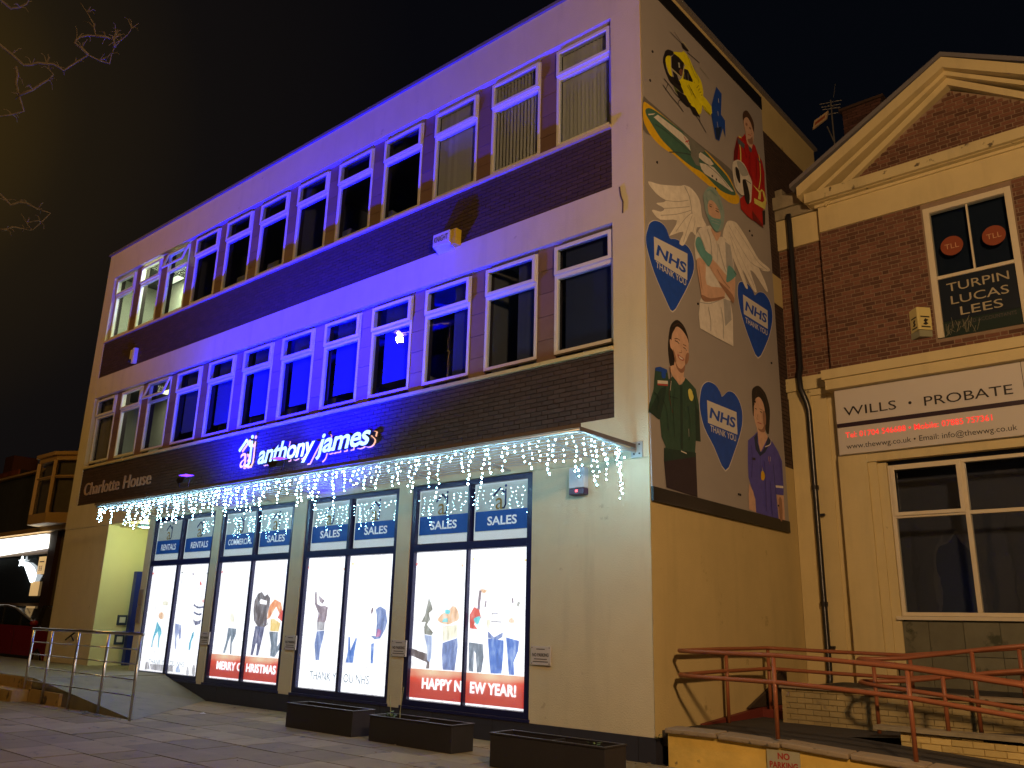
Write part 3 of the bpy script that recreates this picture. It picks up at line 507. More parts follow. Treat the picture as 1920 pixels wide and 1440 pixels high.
POSTER=[(0,'teal',0,[-13.243,1.536,-13.122,1.446,-13.015,1.367,-12.965,1.267,-13.021,1.164,-13.004,0.954,-13.059,0.953,-13.088,1.203,-13.159,1.303,-13.245,1.199,-13.311,1.055,-13.317,0.954,-13.368,0.952,-13.331,1.197,-13.27,1.361]),
(0,'peach',1,[-13.176,1.711,-13.075,1.732,-12.949,1.662,-12.99,1.58,-13.141,1.588,-13.212,1.639]),
(0,'cream',1,[-13.099,1.969,-12.886,1.969,-12.842,1.887,-13.052,1.88]),
(0,'greyp',0,[-13.528,0.462,-13.489,0.625,-13.387,0.649,-13.274,0.485]),
(0,'greyp',0,[-13.306,0.593,-12.633,0.603,-12.613,0.458,-13.229,0.477]),
(1,'greyp',0,[-12.529,0.598,-12.268,0.61,-12.232,0.477,-12.493,0.47]),
(1,'palejean',1,[-12.135,0.488,-12.051,0.62,-11.916,0.483]),
(1,'greyp',1,[-11.676,0.458,-11.642,0.629,-11.543,0.465]),
(1,'greyp',1,[-11.428,0.461,-11.434,0.639,-11.359,0.642,-11.314,0.458]),
(1,'jeanpale2',0,[-12.404,1.498,-12.132,1.463,-12.081,1.189,-12.13,1.149,-12.206,1.284,-12.26,1.185,-12.23,0.951,-12.27,0.949,-12.362,1.261]),
(1,'navyp',0,[-11.648,1.578,-11.487,1.551,-11.323,1.582,-11.359,1.495,-11.543,1.463]),
(1,'navyp',-4,[-11.709,1.9,-11.52,1.842,-11.274,1.853]),
(1,'navyp',-4,[-11.67,1.743,-11.484,1.696,-11.334,1.707]),
(1,'pinkp',1,[-11.399,1.979,-11.294,2.018,-11.276,1.94]),
(1,'teal',0,[-11.617,1.298,-11.55,1.338,-11.546,1.242,-11.613,1.125,-11.627,0.952,-11.685,0.95,-11.699,1.084,-11.651,1.201]),
(1,'redp',1,[-11.564,2.374,-11.518,2.393,-11.474,2.323,-11.549,2.314]),
(1,'greyp',1,[-11.635,2.236,-11.584,2.265,-11.514,2.215,-11.578,2.239]),
(1,'teal',-1.5,[-11.403,1.207,-11.404,0.979]),
(2,'slatejean',0,[-10.232,1.44,-9.917,1.428,-9.911,1.319,-10.027,1.135,-10.001,0.928,-10.059,0.926,-10.083,1.151,-10.096,1.296,-10.159,1.185,-10.245,0.937,-10.324,0.943,-10.246,1.183]),
(2,'cream',1,[-10.204,1.718,-10.081,1.719,-10.033,1.572,-10.172,1.57]),
(3,'blackp',0,[-9.28,2.114,-9.141,2.159,-9.027,2.068,-8.939,2.112,-8.828,2.032,-8.831,1.872,-8.882,1.712,-8.862,1.519,-8.837,1.554,-8.818,1.625,-8.818,1.537,-8.948,1.464,-9.179,1.495,-9.312,1.591,-9.375,1.797,-9.37,1.978]),
(3,'white',0,[-9.189,1.978,-9.147,2.014,-8.93,1.978,-8.933,1.907,-9.163,1.924]),
(3,'navyp',0,[-9.244,1.494,-8.919,1.483,-8.96,1.272,-9.041,0.938,-9.121,0.935,-9.116,1.162,-9.164,1.161,-9.233,0.931,-9.306,0.937,-9.287,1.21]),
(3,'orangep',0,[-8.806,1.907,-8.667,2.013,-8.437,1.943,-8.382,1.804,-8.463,1.733,-8.595,1.872,-8.711,1.731,-8.79,1.643,-8.866,1.624,-8.85,1.801]),
(3,'redp',0,[-8.413,1.803,-8.274,1.796,-8.362,1.596,-8.512,1.663]),
(3,'yellowp',0,[-8.74,1.626,-8.633,1.645,-8.402,1.561,-8.437,1.405,-8.716,1.408]),
(3,'slatejean',0,[-8.746,1.399,-8.45,1.396,-8.435,1.132,-8.344,1.22,-8.311,1.119,-8.477,0.935,-8.632,0.937,-8.637,1.142]),
(4,'brownp',0,[-7.388,2.145,-7.343,2.141,-7.298,1.923,-7.164,1.883,-7.066,1.893,-6.962,1.864,-6.982,1.647,-7.023,1.588,-7.023,1.47,-7.229,1.446,-7.252,1.604,-7.231,1.763,-7.283,1.823,-7.366,1.923]),
(4,'brownp',0,[-7.277,2.084,-7.078,1.983,-7.136,1.923,-7.227,1.973]),
(4,'jeanp',0,[-7.228,1.437,-7.004,1.451,-7.043,1.256,-7.089,1.119,-7.089,0.936,-7.201,0.931,-7.268,1.21]),
(4,'greyp',0,[-7.252,1.604,-7.008,1.598,-7.022,1.461,-7.229,1.446]),
(5,'bluep',0,[-6.307,1.362,-6.259,1.354,-6.232,1.13,-6.106,1.348,-6.068,1.34,-6.111,1.134,-6.132,0.93,-6.33,0.925,-6.293,1.127]),
(5,'jeanp',0,[-5.621,1.833,-5.51,1.889,-5.36,1.834,-5.299,1.651,-5.329,1.523,-5.455,1.356,-5.598,1.334,-5.707,1.396,-5.575,1.39,-5.567,1.592,-5.582,1.74]),
(5,'purplep',0,[-5.53,1.519,-5.44,1.484,-5.459,1.393,-5.573,1.372]),
(5,'bluep',0,[-5.677,1.259,-5.607,1.279,-5.598,1.061,-5.6,0.944,-5.658,0.941,-5.672,1.077]),
(5,'brownp',1,[-5.75,1.794,-5.699,1.87,-5.678,1.814,-5.716,1.757]),
(6,'olivep',0,[-4.309,2.032,-4.26,1.962,-4.207,1.842,-4.291,1.782,-4.254,1.683,-4.322,1.603,-4.166,1.478,-4.207,1.438,-4.37,1.454,-4.393,1.562,-4.354,1.642,-4.459,1.641,-4.378,1.761]),
(6,'palejean',0,[-4.369,1.444,-4.192,1.429,-4.182,1.1,-4.245,0.963,-4.293,1.018,-4.294,1.231]),
(6,'blackp',0,[-4.672,1.228,-4.483,1.186,-4.288,1.154,-4.281,1.057,-4.22,1.021,-4.213,0.926,-4.3,0.922,-4.278,1.019,-4.657,1.11]),
(6,'peach',1,[-4.078,1.666,-3.998,1.765,-3.859,1.825,-3.722,1.903,-3.619,1.807,-3.604,1.692,-3.707,1.652,-3.845,1.611]),
(6,'cyanp',0,[-3.937,1.707,-3.851,1.708,-3.848,1.65,-3.976,1.648]),
(6,'cyanp',1,[-3.903,1.844,-3.802,1.825,-3.827,1.776,-3.913,1.785]),
(6,'cream',0,[-3.957,1.59,-3.621,1.615,-3.61,1.424,-3.941,1.339]),
(6,'jeanp',0,[-3.94,1.329,-3.61,1.415,-3.601,1.273,-3.649,0.925,-3.913,0.925,-3.942,1.148]),
(7,'redp',0,[-3.369,1.771,-3.281,1.886,-3.172,1.848,-3.126,1.717,-3.244,1.696,-3.267,1.621,-3.184,1.547,-3.359,1.563]),
(7,'peach',1,[-3.159,2.153,-3.026,2.142,-3.05,2.099,-3.13,2.105]),
(7,'brownp',-5,[-3.158,2.134,-3.178,1.981,-3.185,1.848]),
(7,'brownp',-3,[-3.032,1.981,-3.046,1.887]),
(7,'cyanp',1,[-3.272,1.715,-3.14,1.745,-3.187,1.622,-3.256,1.659]),
(7,'cream',1,[-3.006,1.681,-2.928,1.701,-2.949,1.571,-3.002,1.588]),
(7,'slatejean',0,[-3.361,1.356,-3.069,1.337,-3.047,1.145,-3.081,0.926,-3.175,0.921,-3.206,1.194,-3.248,1.23,-3.246,0.926,-3.344,0.931]),
(7,'jeanp',0,[-2.973,1.533,-2.841,1.444,-2.666,1.521,-2.676,1.449,-2.788,1.4,-2.969,1.432]),
(7,'bluep',0,[-2.968,1.423,-2.649,1.404,-2.643,1.233,-2.674,0.929,-2.891,0.921,-2.931,1.15]),
(7,'peach',1,[-2.559,1.705,-2.485,1.734,-2.433,1.662,-2.545,1.66]),
(7,'bluep',0,[-2.6,1.45,-2.345,1.404,-2.36,1.261,-2.441,1.099,-2.423,0.924,-2.526,0.922,-2.551,1.094]),
(7,'greyp',-2,[-2.914,1.673,-2.684,1.667]),
(7,'greyp',-2,[-2.906,1.785,-2.777,1.791]),
(7,'brownp',-3,[-2.494,2.018,-2.479,1.944]),
(7,'olivep',-5,[-2.356,1.962,-2.384,1.898]),
(0,'redp',1,[-13.786,2.621,-13.702,2.628,-13.725,2.581]),
(0,'peach',1,[-12.677,2.536,-12.6,2.543,-12.621,2.498]),
(1,'brownp',1,[-11.93,2.568,-11.856,2.575,-11.877,2.531]),
(1,'olivep',1,[-12.42,2.613,-12.343,2.62,-12.364,2.575]),
(1,'olivep',1,[-11.337,2.57,-11.266,2.577,-11.286,2.534]),
(2,'redp',1,[-10.748,2.587,-10.68,2.594,-10.7,2.551]),
(2,'peach',1,[-9.66,2.536,-9.596,2.542,-9.616,2.501]),
(4,'redp',1,[-7.703,2.607,-7.637,2.614,-7.658,2.569]),
(4,'orangep',1,[-6.61,2.556,-6.55,2.562,-6.57,2.519]),
(5,'yellowp',1,[-6.365,2.641,-6.306,2.647,-6.326,2.604]),
(6,'redp',1,[-4.665,2.588,-4.607,2.595,-4.628,2.55]),
(6,'peach',1,[-3.588,2.539,-3.535,2.545,-3.555,2.502]),
(7,'yellowp',1,[-3.348,2.635,-3.297,2.641,-3.316,2.598]),
(7,'yellowp',1,[-2.271,2.582,-2.224,2.588,-2.243,2.547])]
BRANCHES=[[[-4.83,-7.68,8.44],[-4.76,-7.34,8.43],[-4.76,-7.04,8.31],[-4.68,-6.92,8.38],[-4.61,-6.76,8.42],[-4.6,-6.63,8.39],[-4.38,-6.45,8.63],[-4.31,-6.2,8.61],[-4.19,-6.22,8.79],[-4.04,-6.14,8.97],[-3.91,-6.08,9.11]],[[-4.38,-6.45,8.63],[-4.39,-6.63,8.71],[-4.33,-6.61,8.78],[-4.23,-6.45,8.85],[-4.18,-6.52,8.96],[-4.13,-6.74,9.12]],[[-4.81,-7.11,8.27],[-4.89,-7.05,8.1],[-5.0,-6.87,7.83],[-5.13,-7.08,7.7],[-5.3,-7.35,7.49]],[[-4.94,-6.98,7.98],[-4.77,-6.79,8.19],[-4.67,-6.72,8.31],[-4.67,-6.83,8.37]],[[-5.56,-7.09,6.84],[-5.49,-6.8,6.83],[-5.5,-6.66,6.74],[-5.42,-6.51,6.81],[-5.36,-6.22,6.76],[-5.51,-6.35,6.5],[-5.49,-6.52,6.67]],[[-5.64,-6.68,6.42],[-5.57,-6.56,6.49],[-5.51,-6.35,6.5]],[[-4.52,-7.68,8.9],[-4.51,-7.37,8.82],[-4.41,-7.24,8.92],[-4.33,-7.23,9.03]],[[-4.19,-6.22,8.79],[-4.14,-6.28,8.9],[-4.08,-6.22,8.96]],[[-4.23,-6.45,8.85],[-4.15,-6.25,8.87],[-4.07,-6.26,8.99]],]
def picture(name, parent, mats, shapes, plane, d, step=.0012, at=None):
    """one printed or painted figure: shapes = (colour key, smooth, pts); later shapes lie over earlier ones"""
    keys = []; mb = MB()
    for i, (k, sm, pts) in enumerate(shapes):
        if k not in keys: keys.append(k)
        o = flat('tmp', None, mats[k], pts, sm, plane, d+(i*step if plane == 's' else -i*step))
        mb.mi = keys.index(k); me = o.data; mb.add([tuple(v.co) for v in me.vertices], [tuple(p.vertices) for p in me.polygons])
        bpy.data.objects.remove(o); bpy.data.meshes.remove(me)
    return mb.build(name, [mats[k] for k in keys], parent, at=at)
# ================================================================ GROUND
g = box('ground', None, ASPH, -200, 200, -200, 200, -1.2, -.03); tag(g, kind='structure')
pv = bpy.data.objects.new('pavement', None); COL.objects.link(pv); pv.location = (-8, -4, 0); tag(pv, kind='structure')
box('joint_bed', pv, PAVEJ, -24, 9, -9.4, .3, -.03, -.012)
sl = []; y = 0.0; r = 0
while y > -9.4:
    x = -24+(.45 if r % 2 else 0)+random.uniform(-.04, .04)
    while x < 9:
        L_ = random.choice((.9, .9, .9, .6)); dz = random.uniform(-.004, .003)
        if not (x < -12.4 and y-.6 > -3.2 and y > -2.6): sl.append((x+.008, x+L_-.008, y-.592, y-.008, -.05, dz))
        x += L_
    y -= .6; r += 1
sl = [b for b in sl if not (b[0] > 2.2)]
pieces('paving_slab', pv, PAVE, sl, 300, 'slab_field')
# ================================================================ CHARLOTTE HOUSE
ZR = 12.24; XL, XW = -18.966, -18.434; XI = -.563
H = thing('office_building', 'three storey office block with brown brick bands, washed blue and purple by floodlight', 'building', (-9.5, 0, 0))
W = MB()
W.box(XL, 0, 0, .3, 11.376, ZR)                                 # parapet band
W.box(XL, XW, .001, .3, 4.53, 11.376); W.box(XI, 0, .001, .3, 4.53, 11.376)   # end piers
W.box(XW, XI, .003, .3, 7.625, 8.231)                           # middle band
W.box(XL, 0, .002, .3, 3.9, 4.53)                               # strip above the shop
W.box(XL, -16.3, .02, 1.1, .33, 3.9)                            # left pillar
W.box(-14.12, -13.90, .02, 1.1, .0, 3.9)
W.box(-2.08, 0, .02, .3, .30, 3.9)                              # blank wall right of the shop
V = MB(); V.box(-.3, 0, .301, 7.4, 0, 4.48); V.box(-.3, 0, .301, 7.4, 7.63, 8.23); V.box(-.3, 0, .301, 7.4, 11.36, ZR); V.build('flank_wall', YCREAM, H)
MB().box(-.001, .003, .004, .30, 0, ZR).build('corner_edge', YCREAM, H)
W.box(XL, -.3, .3, 7.4, 11.9, 12.0)
W.box(XL, XL+.3, .75, 7.4, 0, 11.376)
front_wall = W.build('rendered_wall', CREAM, H)
box('wall_core', H, MORT_D, -.28, -.02, .3, 7.4, 4.48, 11.36)
box('rear_wall', H, ROOMD, XL, 0, 7.4, 7.6, 0, 11.9)
mb = MB(); mb.box(XL-.05, .06, -.05, .02, ZR-.02, ZR+.045); mb.box(-.05, .07, .02, 7.45, ZR-.02, ZR+.045); mb.build('roof_edge_trim', GREY, H)
# brick bands: backing, then bricks proud of it
bands = [(8.231, 9.288), (4.53, 5.553)]
bx = []
for a, b in bands:
    box('brick_backing', H, MORT_D, XW, XI, .035, .3, a, b)
    for u0, u1, z0, z1 in courses(a, b, rect_spans(XW, XI)): bx.append((u0, u1, .012+random.uniform(-.002, .002), .06, z0, z1))
pieces('brick', H, BRICK_D, bx, 250, 'brick_field')
fb = MB()
for a, b in ((4.48, 7.63), (8.23, 11.36)):
    for u0, u1, z0, z1 in courses(a, b, rect_spans(4.4, 7.4)): fb.box(-.03, -.004, u0, u1, z0, z1)
fb.build('flank_brickwork', BRICK_D, H)['kind'] = 'stuff'
# plinth
mb = MB(); mb.box(-13.9, -2.0, .045, .3, -.05, .30)
mb.build('plinth_core', PLINTH, H)
pl = []; x = -14.0
while x < 0: pl.append((x+.004, min(x+1.25, .012)-.004, .0, .05, -.04, .298)); x += 1.25
pieces('plinth_slab', H, PLINTH, pl, 40); box('plinth_return', H, PLINTH, -.05, .012, .05, .32, -.04, .30)
# window bands
PX = 1.5*1.00628; WW = 1.141*1.00628; X12 = 6.019+(XI-6.019)*1.00628
ROWS = [('upper', 9.288, 11.376, 9.435, 11.31), ('lower', 5.553, 7.625, 5.73, 7.575)]
blindmat = {}
def window(i, row, zt, zb, open_=False, blind=None):
    xr = X12-(11-i)*PX; xl = xr-WW; h = zt-zb; zs = zt-.285*h; F = .055
    m = MB()                                  # outer frame
    m.box(xl, xl+F, .09, .17, zb, zt); m.box(xr-F, xr, .09, .17, zb, zt); m.box(xl+F, xr-F, .09, .17, zt-F, zt); m.box(xl+F, xr-F, .09, .17, zb, zb+F); m.box(xl+F, xr-F, .088, .17, zs-.045, zs+.02)
    f = m.build('window', UPVC, H, bevel=.005)
    # vent sash hung from the top, standing proud of the frame
    s = MB(); a, b = xl+.02, xr-.02; t, u = zt-.02, zs+.015; G = .062
    def R(y, z):
        if not open_: return (y, z)
        an = math.radians(17); dz = t-z; dy = y-.09; return (.09+dy*math.cos(an)-dz*math.sin(an), t-dz*math.cos(an)+dy*math.sin(an)*-1)
    def bar(x0, x1, z0, z1, y0=.045, y1=.088, M_=None):
        M_ = M_ or s; c = [R(y0, z0), R(y1, z0), R(y1, z1), R(y0, z1)]
        M_.add([(x0, *p) for p in c]+[(x1, *p) for p in c], [(0,1,2,3), (7,6,5,4), (0,4,5,1), (1,5,6,2), (2,6,7,3), (3,7,4,0)])
    bar(a, a+G, u, t); bar(b-G, b, u, t); bar(a+G, b-G, t-G, t); bar(a+G, b-G, u, u+G)
    s.build('vent_sash', UPVC, f, bevel=.005)
    p = MB(); bar(a+G, b-G, u+G, t-G, .064, .070, p); p.build('pane', GL, f)
    box('pane', f, GL, xl+F, xr-F, .125, .131, zb+F, zs-.045)
    if blind:
        kind = blind
        if kind == 'slats' or kind == 'open':
            n = 13; wd = (WW-.1)/n
            for k in range(n):
                xc = xl+.05+wd*(k+.5); q = MB(); c_ = (.95 if kind == 'slats' else .35)*wd/2; dy = .012 if kind == 'slats' else .045
                q.add([(xc-c_, .21-dy, zb+.05), (xc+c_, .21+dy, zb+.05), (xc+c_, .21+dy, zt-.03), (xc-c_, .21-dy, zt-.03)], [(0, 1, 2, 3)])
                q.build('blind_slat', BLIND, f)
        elif kind == 'panel':                  # closed fabric blind with a gap at the left
            q = MB(); x = xl+.25
            while x < xr-.05:
                q.add([(x, .23, zb+.28), (x+.085, .245, zb+.28), (x+.085, .245, zt-.03), (x, .23, zt-.03)], [(0, 1, 2, 3)]); x += .089
            q.build('blind', BLINDW, f)
        elif kind == 'full':
            q = MB(); q.box(xl+.12, xr-.02, .24, .245, zb+.02, zt-.02); q.build('blind', mat('navy_blind', (.03, .04, .10), .8), f)
        elif kind == 'half':
            q = MB(); x = xl+WW*.55
            while x < xr-.05:
                q.add([(x, .23, zb+.05), (x+.085, .25, zb+.05), (x+.085, .25, zt-.03), (x, .23, zt-.03)], [(0, 1, 2, 3)]); x += .089
            q.build('blind', BLINDW, f)
        elif kind == 'curtain':
            q = MB(); n = 40; vs = []
            for k in range(n+1): xx = xl+.05+(WW-.1)*k/n; yy = .24+.03*math.sin(k*1.25)+.012*math.sin(k*.5); vs += [(xx, yy, zb), (xx, yy+.01, zt)]
            q.add(vs, [(2*k, 2*k+2, 2*k+3, 2*k+1) for k in range(n)]); q.build('curtain', mat('brown_curtain', (.30, .24, .17), .9, var=.1), f)
    # sill piece of the bay
    return f
upb = {8: None, 9: 'slats', 10: 'open', 11: 'slats'}; lob = {11: 'full', 0: 'curtain', 3: 'panel', 4: 'panel', 5: 'panel', 6: 'panel', 7: 'panel', 8: 'panel', 9: 'half', 10: 'half'}
sills = []; panels = []
for rname, za, zc, zb, zt in ROWS:
    for i in range(12):
        window(i, rname, zt, zb, open_=(i == 2), blind=(upb if rname == 'upper' else lob).get(i))
        xr = X12-(11-i)*PX; x0 = xr-WW
        sa = max(xr-WW-(PX-WW)/2, XW); sills.append((sa+.003, min(xr+(PX-WW)/2, XI)-.003, -.035, .17, za, za+.06))
        if i:                                  # tiled pier left of this window
            a, b = x0-(PX-WW)+.004, x0-.004; n = 5; hh = (zc-za-.06)/n; off = random.uniform(.0, .12)
            zz = za+.06
            cuts = [zz]+[zz+hh*(k+1)+(off-.06)*.8 for k in range(n-1)]+[zc]
            for k in range(n): panels.append((a, b, .105+random.uniform(-.003, .003), .15, cuts[k]+.004, cuts[k+1]-.004))
    box('band_backing', H, MORT_D, XW, X12-11*PX-WW, .13, .3, za, zc)
pieces('window_sill', H, CREAM2, sills, 40); pieces('pier_tile', H, TILE, panels, 300)
for rname, za, zc, zb, zt in ROWS:
    for i in range(1, 12):
        x0 = X12-(11-i)*PX-WW; box('pier_core', H, MORT_D, x0-(PX-WW), x0, .15, .3, za, zc)
# rooms behind the windows
for za, zc, part in ((9.1, 11.5, 'upper'), (5.4, 7.8, 'lower')):
    box('room_shell', H, ROOM, XL+.3, -14.25, 1.5, 1.54, za, zc); box('room_shell', H, ROOM, -14.3, -14.26, .3, 1.5, za+.06, zc-.01); box('room_shell', H, ROOM, XL+.301, XL+.34, .3, 1.5, za+.06, zc-.01)
    mb = MB(); mb.box(XL+.3, -.3, 3.4, 3.5, za, zc); mb.box(XL+.3, -.3, .3, 3.4, za-.1, za+.05); mb.box(XL+.3, -.3, .3, 3.4, zc, zc+.1); mb.box(-.33, -.29, .3, 3.4, za, zc)
    for x in ((-14.2, -9.4, -4.9) if part == 'upper' else (-14.2, -3.3)): mb.box(x-.05, x+.05, .3, 3.4, za, zc)
    mb.build('room_shell', ROOMD, H)
    for k in range(9):
        x = -13.2+k*1.42; box('office_cabinet', H, mat('cabinet_grey', (.30, .30, .28), .5), x, x+.5, 1.0, 1.5, za, za+(1.25 if part == 'upper' else .9))
q = MB(); q.box(-17.3, -16.9, 1.44, 1.495, 9.7, 10.3); q.box(-15.9, -15.5, 1.44, 1.495, 9.6, 10.2); q.box(-16.9, -16.5, .5, .9, 9.15, 9.75); q.box(-15.6, -15.2, .4, .7, 9.15, 9.65)
for k in range(6): q.box(-16.9+k*.42, -16.65+k*.42, 1.44, 1.495, 6.2+.1*(k % 3), 6.55+.1*(k % 3))
q.box(-17.2, -16.5, .5, .9, 5.45, 5.95); q.box(-15.2, -14.8, .5, .9, 5.45, 5.9)
q.build('desk_things', mat('dark_things', (.05, .06, .07), .5, island=.5), H)
cl = emit('office_tube', (.93, 1, .62), 1.6)
for x in (-17.6,): mb = MB().box(x-.6, x+.6, 1.2, 1.4, 11.46, 11.498); t = mb.build('ceiling_light', cl, H)
box('ceiling_light', H, emit('office_tube_dim', (.95, .95, .6), 1.4), -16.8, -15.8, 1.1, 1.3, 7.77, 7.798)
lamp('office_lamp', 'AREA', (-16.4, .85, 11.4), 150, (.93, 1, .55), 1.1, (-16.4, .9, 9), parent=H)
lamp('office_lamp', 'AREA', (-16.2, .85, 7.7), 26, (1, .93, .55), 1.0, (-16.2, .9, 6), parent=H)
# entrance recess
REC = mat('cream_yellow_wall', (.62, .62, .36), .7, var=.03, vscale=2)
mb = MB(); mb.box(-16.3, -14.12, 1.1, 1.25, 2.82, 3.9); mb.box(-14.3, -14.12, 1.1, 1.25, .3, 2.82); mb.box(-16.32, -16.296, .024, 1.1, .33, 3.9); mb.build('recess_wall', REC, H)
box('recess_soffit', H, CREAM, -16.29, -14.12, .31, 1.1, 3.86, 3.92)
d = MB(); d.box(-16.29, -16.13, .86, 1.10, .34, 2.76); d.box(-14.46, -14.30, 1.0, 1.10, .34, 2.76); d.box(-16.13, -14.46, 1.0, 1.10, 2.64, 2.76); d.box(-16.13, -14.46, 1.0, 1.10, .34, .55)
d = d.build('door', mat('blue_door', (.02, .035, .28), .4), H); box('door_pane', d, GLS, -16.13, -14.46, 1.045, 1.051, .55, 2.64)
box('inner_lobby', H, ROOM, -16.1, -14.3, 2.2, 2.3, .3, 2.8)
nb = mat('navy_notice', (.02, .04, .10), .5); nw = mat('notice_white', (.6, .62, .6), .5)
for z, lb in ((1.40, 'dark blue framed notice on the yellow recess wall, upper of two'), (.92, 'dark blue framed notice on the yellow recess wall, lower of two')):
    n = thing('wall_notice', lb, 'notice', (-16.29, .72, z)); box('frame', n, nb, -16.292, -16.26, .59, .84, z, z+.25); box('sheet', n, nw, -16.259, -16.252, .64, .79, z+.06, z+.20)
n = MB(); n.box(-15.95, -15.60, 1.03, 1.038, 1.62, 1.98); n = n.build('door_poster', nw, d)
for k, s_ in enumerate((.30, .22, .10)): box('print', d, INK if k != 1 else nb, -15.92, -15.63, 1.024, 1.029, 1.62+s_-.04, 1.62+s_+.02)
cg = emit('recess_lamp_glow', (.96, 1, .80), 9)
t = thing('ceiling_lamp', 'round white ceiling lamp glowing over the entrance recess', 'lamp', (-14.9, .32, 3.86))
MB().ball((-14.9, .32, 3.83), .17, 16, 8, (1, 1, .42)).build('lamp_shade', cg, t, smooth=True); MB().tube([(-14.9, .32, 3.855), (-14.9, .32, 3.79)], .19, 20).build('rim', mat('lamp_rim', (.1, .35, .6), .4), t)
lamp('recess_lamp', 'POINT', (-14.9, .30, 3.68), 46, (.95, 1, .50), .12, parent=t)
t = thing('stair_handrail', 'short dark sloping handrail fixed to the face of the left pillar', 'handrail', (-17.3, 0, 1)); MB().tube([(-17.6, -.06, 1.0), (-17.05, -.06, 1.22)], .022).build('rail', IRON, t); MB().tube([(-17.3, .02, .98), (-17.3, -.06, 1.10)], .015).build('bracket', IRON, t)
# ---------------- shop front
GX = [(-13.83, -11.10), (-10.83, -8.16), (-7.77, -5.09), (-4.76, -2.08)]
BDX = [(-13.76, -12.62), (-12.42, -11.20), (-10.73, -9.60), (-9.42, -8.28), (-7.65, -6.54), (-6.36, -5.20), (-4.64, -3.49), (-3.34, -2.20)]
fr = []
for k, (a, b) in enumerate(GX):
    m = MB(); c0, c1 = BDX[2*k][1], BDX[2*k+1][0]
    la, lb = BDX[2*k][0]-.015, BDX[2*k+1][1]+.015
    m.box(a, la, .0+.03, .15, .345, 3.89); m.box(lb, b, .03, .15, .345, 3.89); m.box(c0+.055, c1-.055, .03, .15, .345, 3.89)
    for x0, x1 in ((la, c0+.055), (c1-.055, lb)): m.box(x0, x1, .03, .15, 3.81, 3.89); m.box(x0, x1, .03, .15, 2.775, 2.895); m.box(x0, x1, .03, .15, .345, .435)
    m.box(a-.02, b+.02, -.01, .029, .30, .345)
    f = m.build('shop_window', NAVYF, H, bevel=.004); fr.append(f)
    for x0, x1 in ((la, c0+.055), (c1-.055, lb)):
        box('pane', f, GLS, x0, x1, .052, .058, .435, 2.775); box('pane', f, GLS, x0, x1, .052, .058, 2.895, 3.81)
for a, b in ((-13.90, -13.83), (-11.10, -10.83), (-8.16, -7.77), (-5.09, -4.76)): box('shop_pier', H, CREAM, a, b, .01, .3, .30, 3.9)

mb = MB(); mb.box(-13.9, -2.0, .3, .34, .3, 3.9); mb.build('shop_backing', MORT_D, H)
# ================================================================ window posters
PE = POSTER_E
POSW = emit('lit_print_white', (1, .97, .90), PE)
pc = dict(teal=(.01,.42,.62), peach=(1,.62,.36), cream=(1,.97,.74), greyp=(.42,.42,.46), palejean=(.42,.55,.82), jeanpale2=(.30,.38,.68), navyp=(.05,.07,.20), pinkp=(1,.55,.5), redp=(.80,.06,.04), slatejean=(.12,.19,.27),
    blackp=(.07,.05,.065), white=(1,1,1), orangep=(.95,.32,.10), yellowp=(1,.72,.22), brownp=(.24,.17,.22), jeanp=(.12,.22,.52), bluep=(.01,.16,.62), purplep=(.45,.10,.30), olivep=(.20,.22,.18), cyanp=(.10,.75,.80))
PC = {k: emit('lit_print_'+k, v, 1.0) for k, v in pc.items()}
for k, m_ in PC.items():                      # uneven print, with blown-out light painted into its colours by noise
    nt, b = nodes(m_); N = nt.nodes.new; L = nt.links.new; g_ = N('ShaderNodeNewGeometry'); n = N('ShaderNodeTexNoise'); n.inputs['Scale'].default_value = 7; n.inputs['Detail'].default_value = 4
    mp = N('ShaderNodeMapping'); mp.inputs['Scale'].default_value = (2.2, 1, .8); L(g_.outputs['Position'], mp.inputs[0]); L(mp.outputs[0], n.inputs[0]); cr = N('ShaderNodeValToRGB'); L(n.outputs[0], cr.inputs[0]); e_ = cr.color_ramp.elements; v = pc[k]
    e_[0].position = .30; e_[0].color = (*[c*.75 for c in v], 1); e_[1].position = .78; e_[1].color = (*[min(1, c*1.3+.42) for c in v], 1); q_ = e_.new(.5); q_.color = (*[c*1.1+.03 for c in v], 1); L(cr.outputs[0], b.inputs['Emission Color'])
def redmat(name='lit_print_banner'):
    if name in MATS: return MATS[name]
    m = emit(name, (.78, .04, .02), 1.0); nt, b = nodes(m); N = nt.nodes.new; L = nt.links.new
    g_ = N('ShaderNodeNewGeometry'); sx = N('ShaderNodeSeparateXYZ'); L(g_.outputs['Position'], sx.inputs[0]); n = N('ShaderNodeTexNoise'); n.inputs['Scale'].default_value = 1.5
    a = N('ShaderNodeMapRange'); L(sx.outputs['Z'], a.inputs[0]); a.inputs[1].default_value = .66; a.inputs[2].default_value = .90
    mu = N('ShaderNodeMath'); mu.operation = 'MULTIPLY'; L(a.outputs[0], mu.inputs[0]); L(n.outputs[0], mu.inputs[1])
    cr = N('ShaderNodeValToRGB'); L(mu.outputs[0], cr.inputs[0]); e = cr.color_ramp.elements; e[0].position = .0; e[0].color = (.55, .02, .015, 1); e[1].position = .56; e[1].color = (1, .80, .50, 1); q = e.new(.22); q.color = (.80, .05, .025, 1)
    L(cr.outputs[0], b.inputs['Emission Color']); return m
LB = ['backlit white window poster with teal trousers figure, far left of the shop', 'backlit white poster with a striped jumper figure, second from left', 'backlit poster with grey leggings above the words Merry C', 'backlit poster of a black jumper figure above the letters hristmas',
      'backlit white poster of a back-turned figure in jeans above Thank Y', 'backlit white poster with a blue quilted jacket figure above ou NHS', 'backlit poster of a kicking dark coat figure above Happy N', 'backlit poster of three people in blue jeans above ew Year']
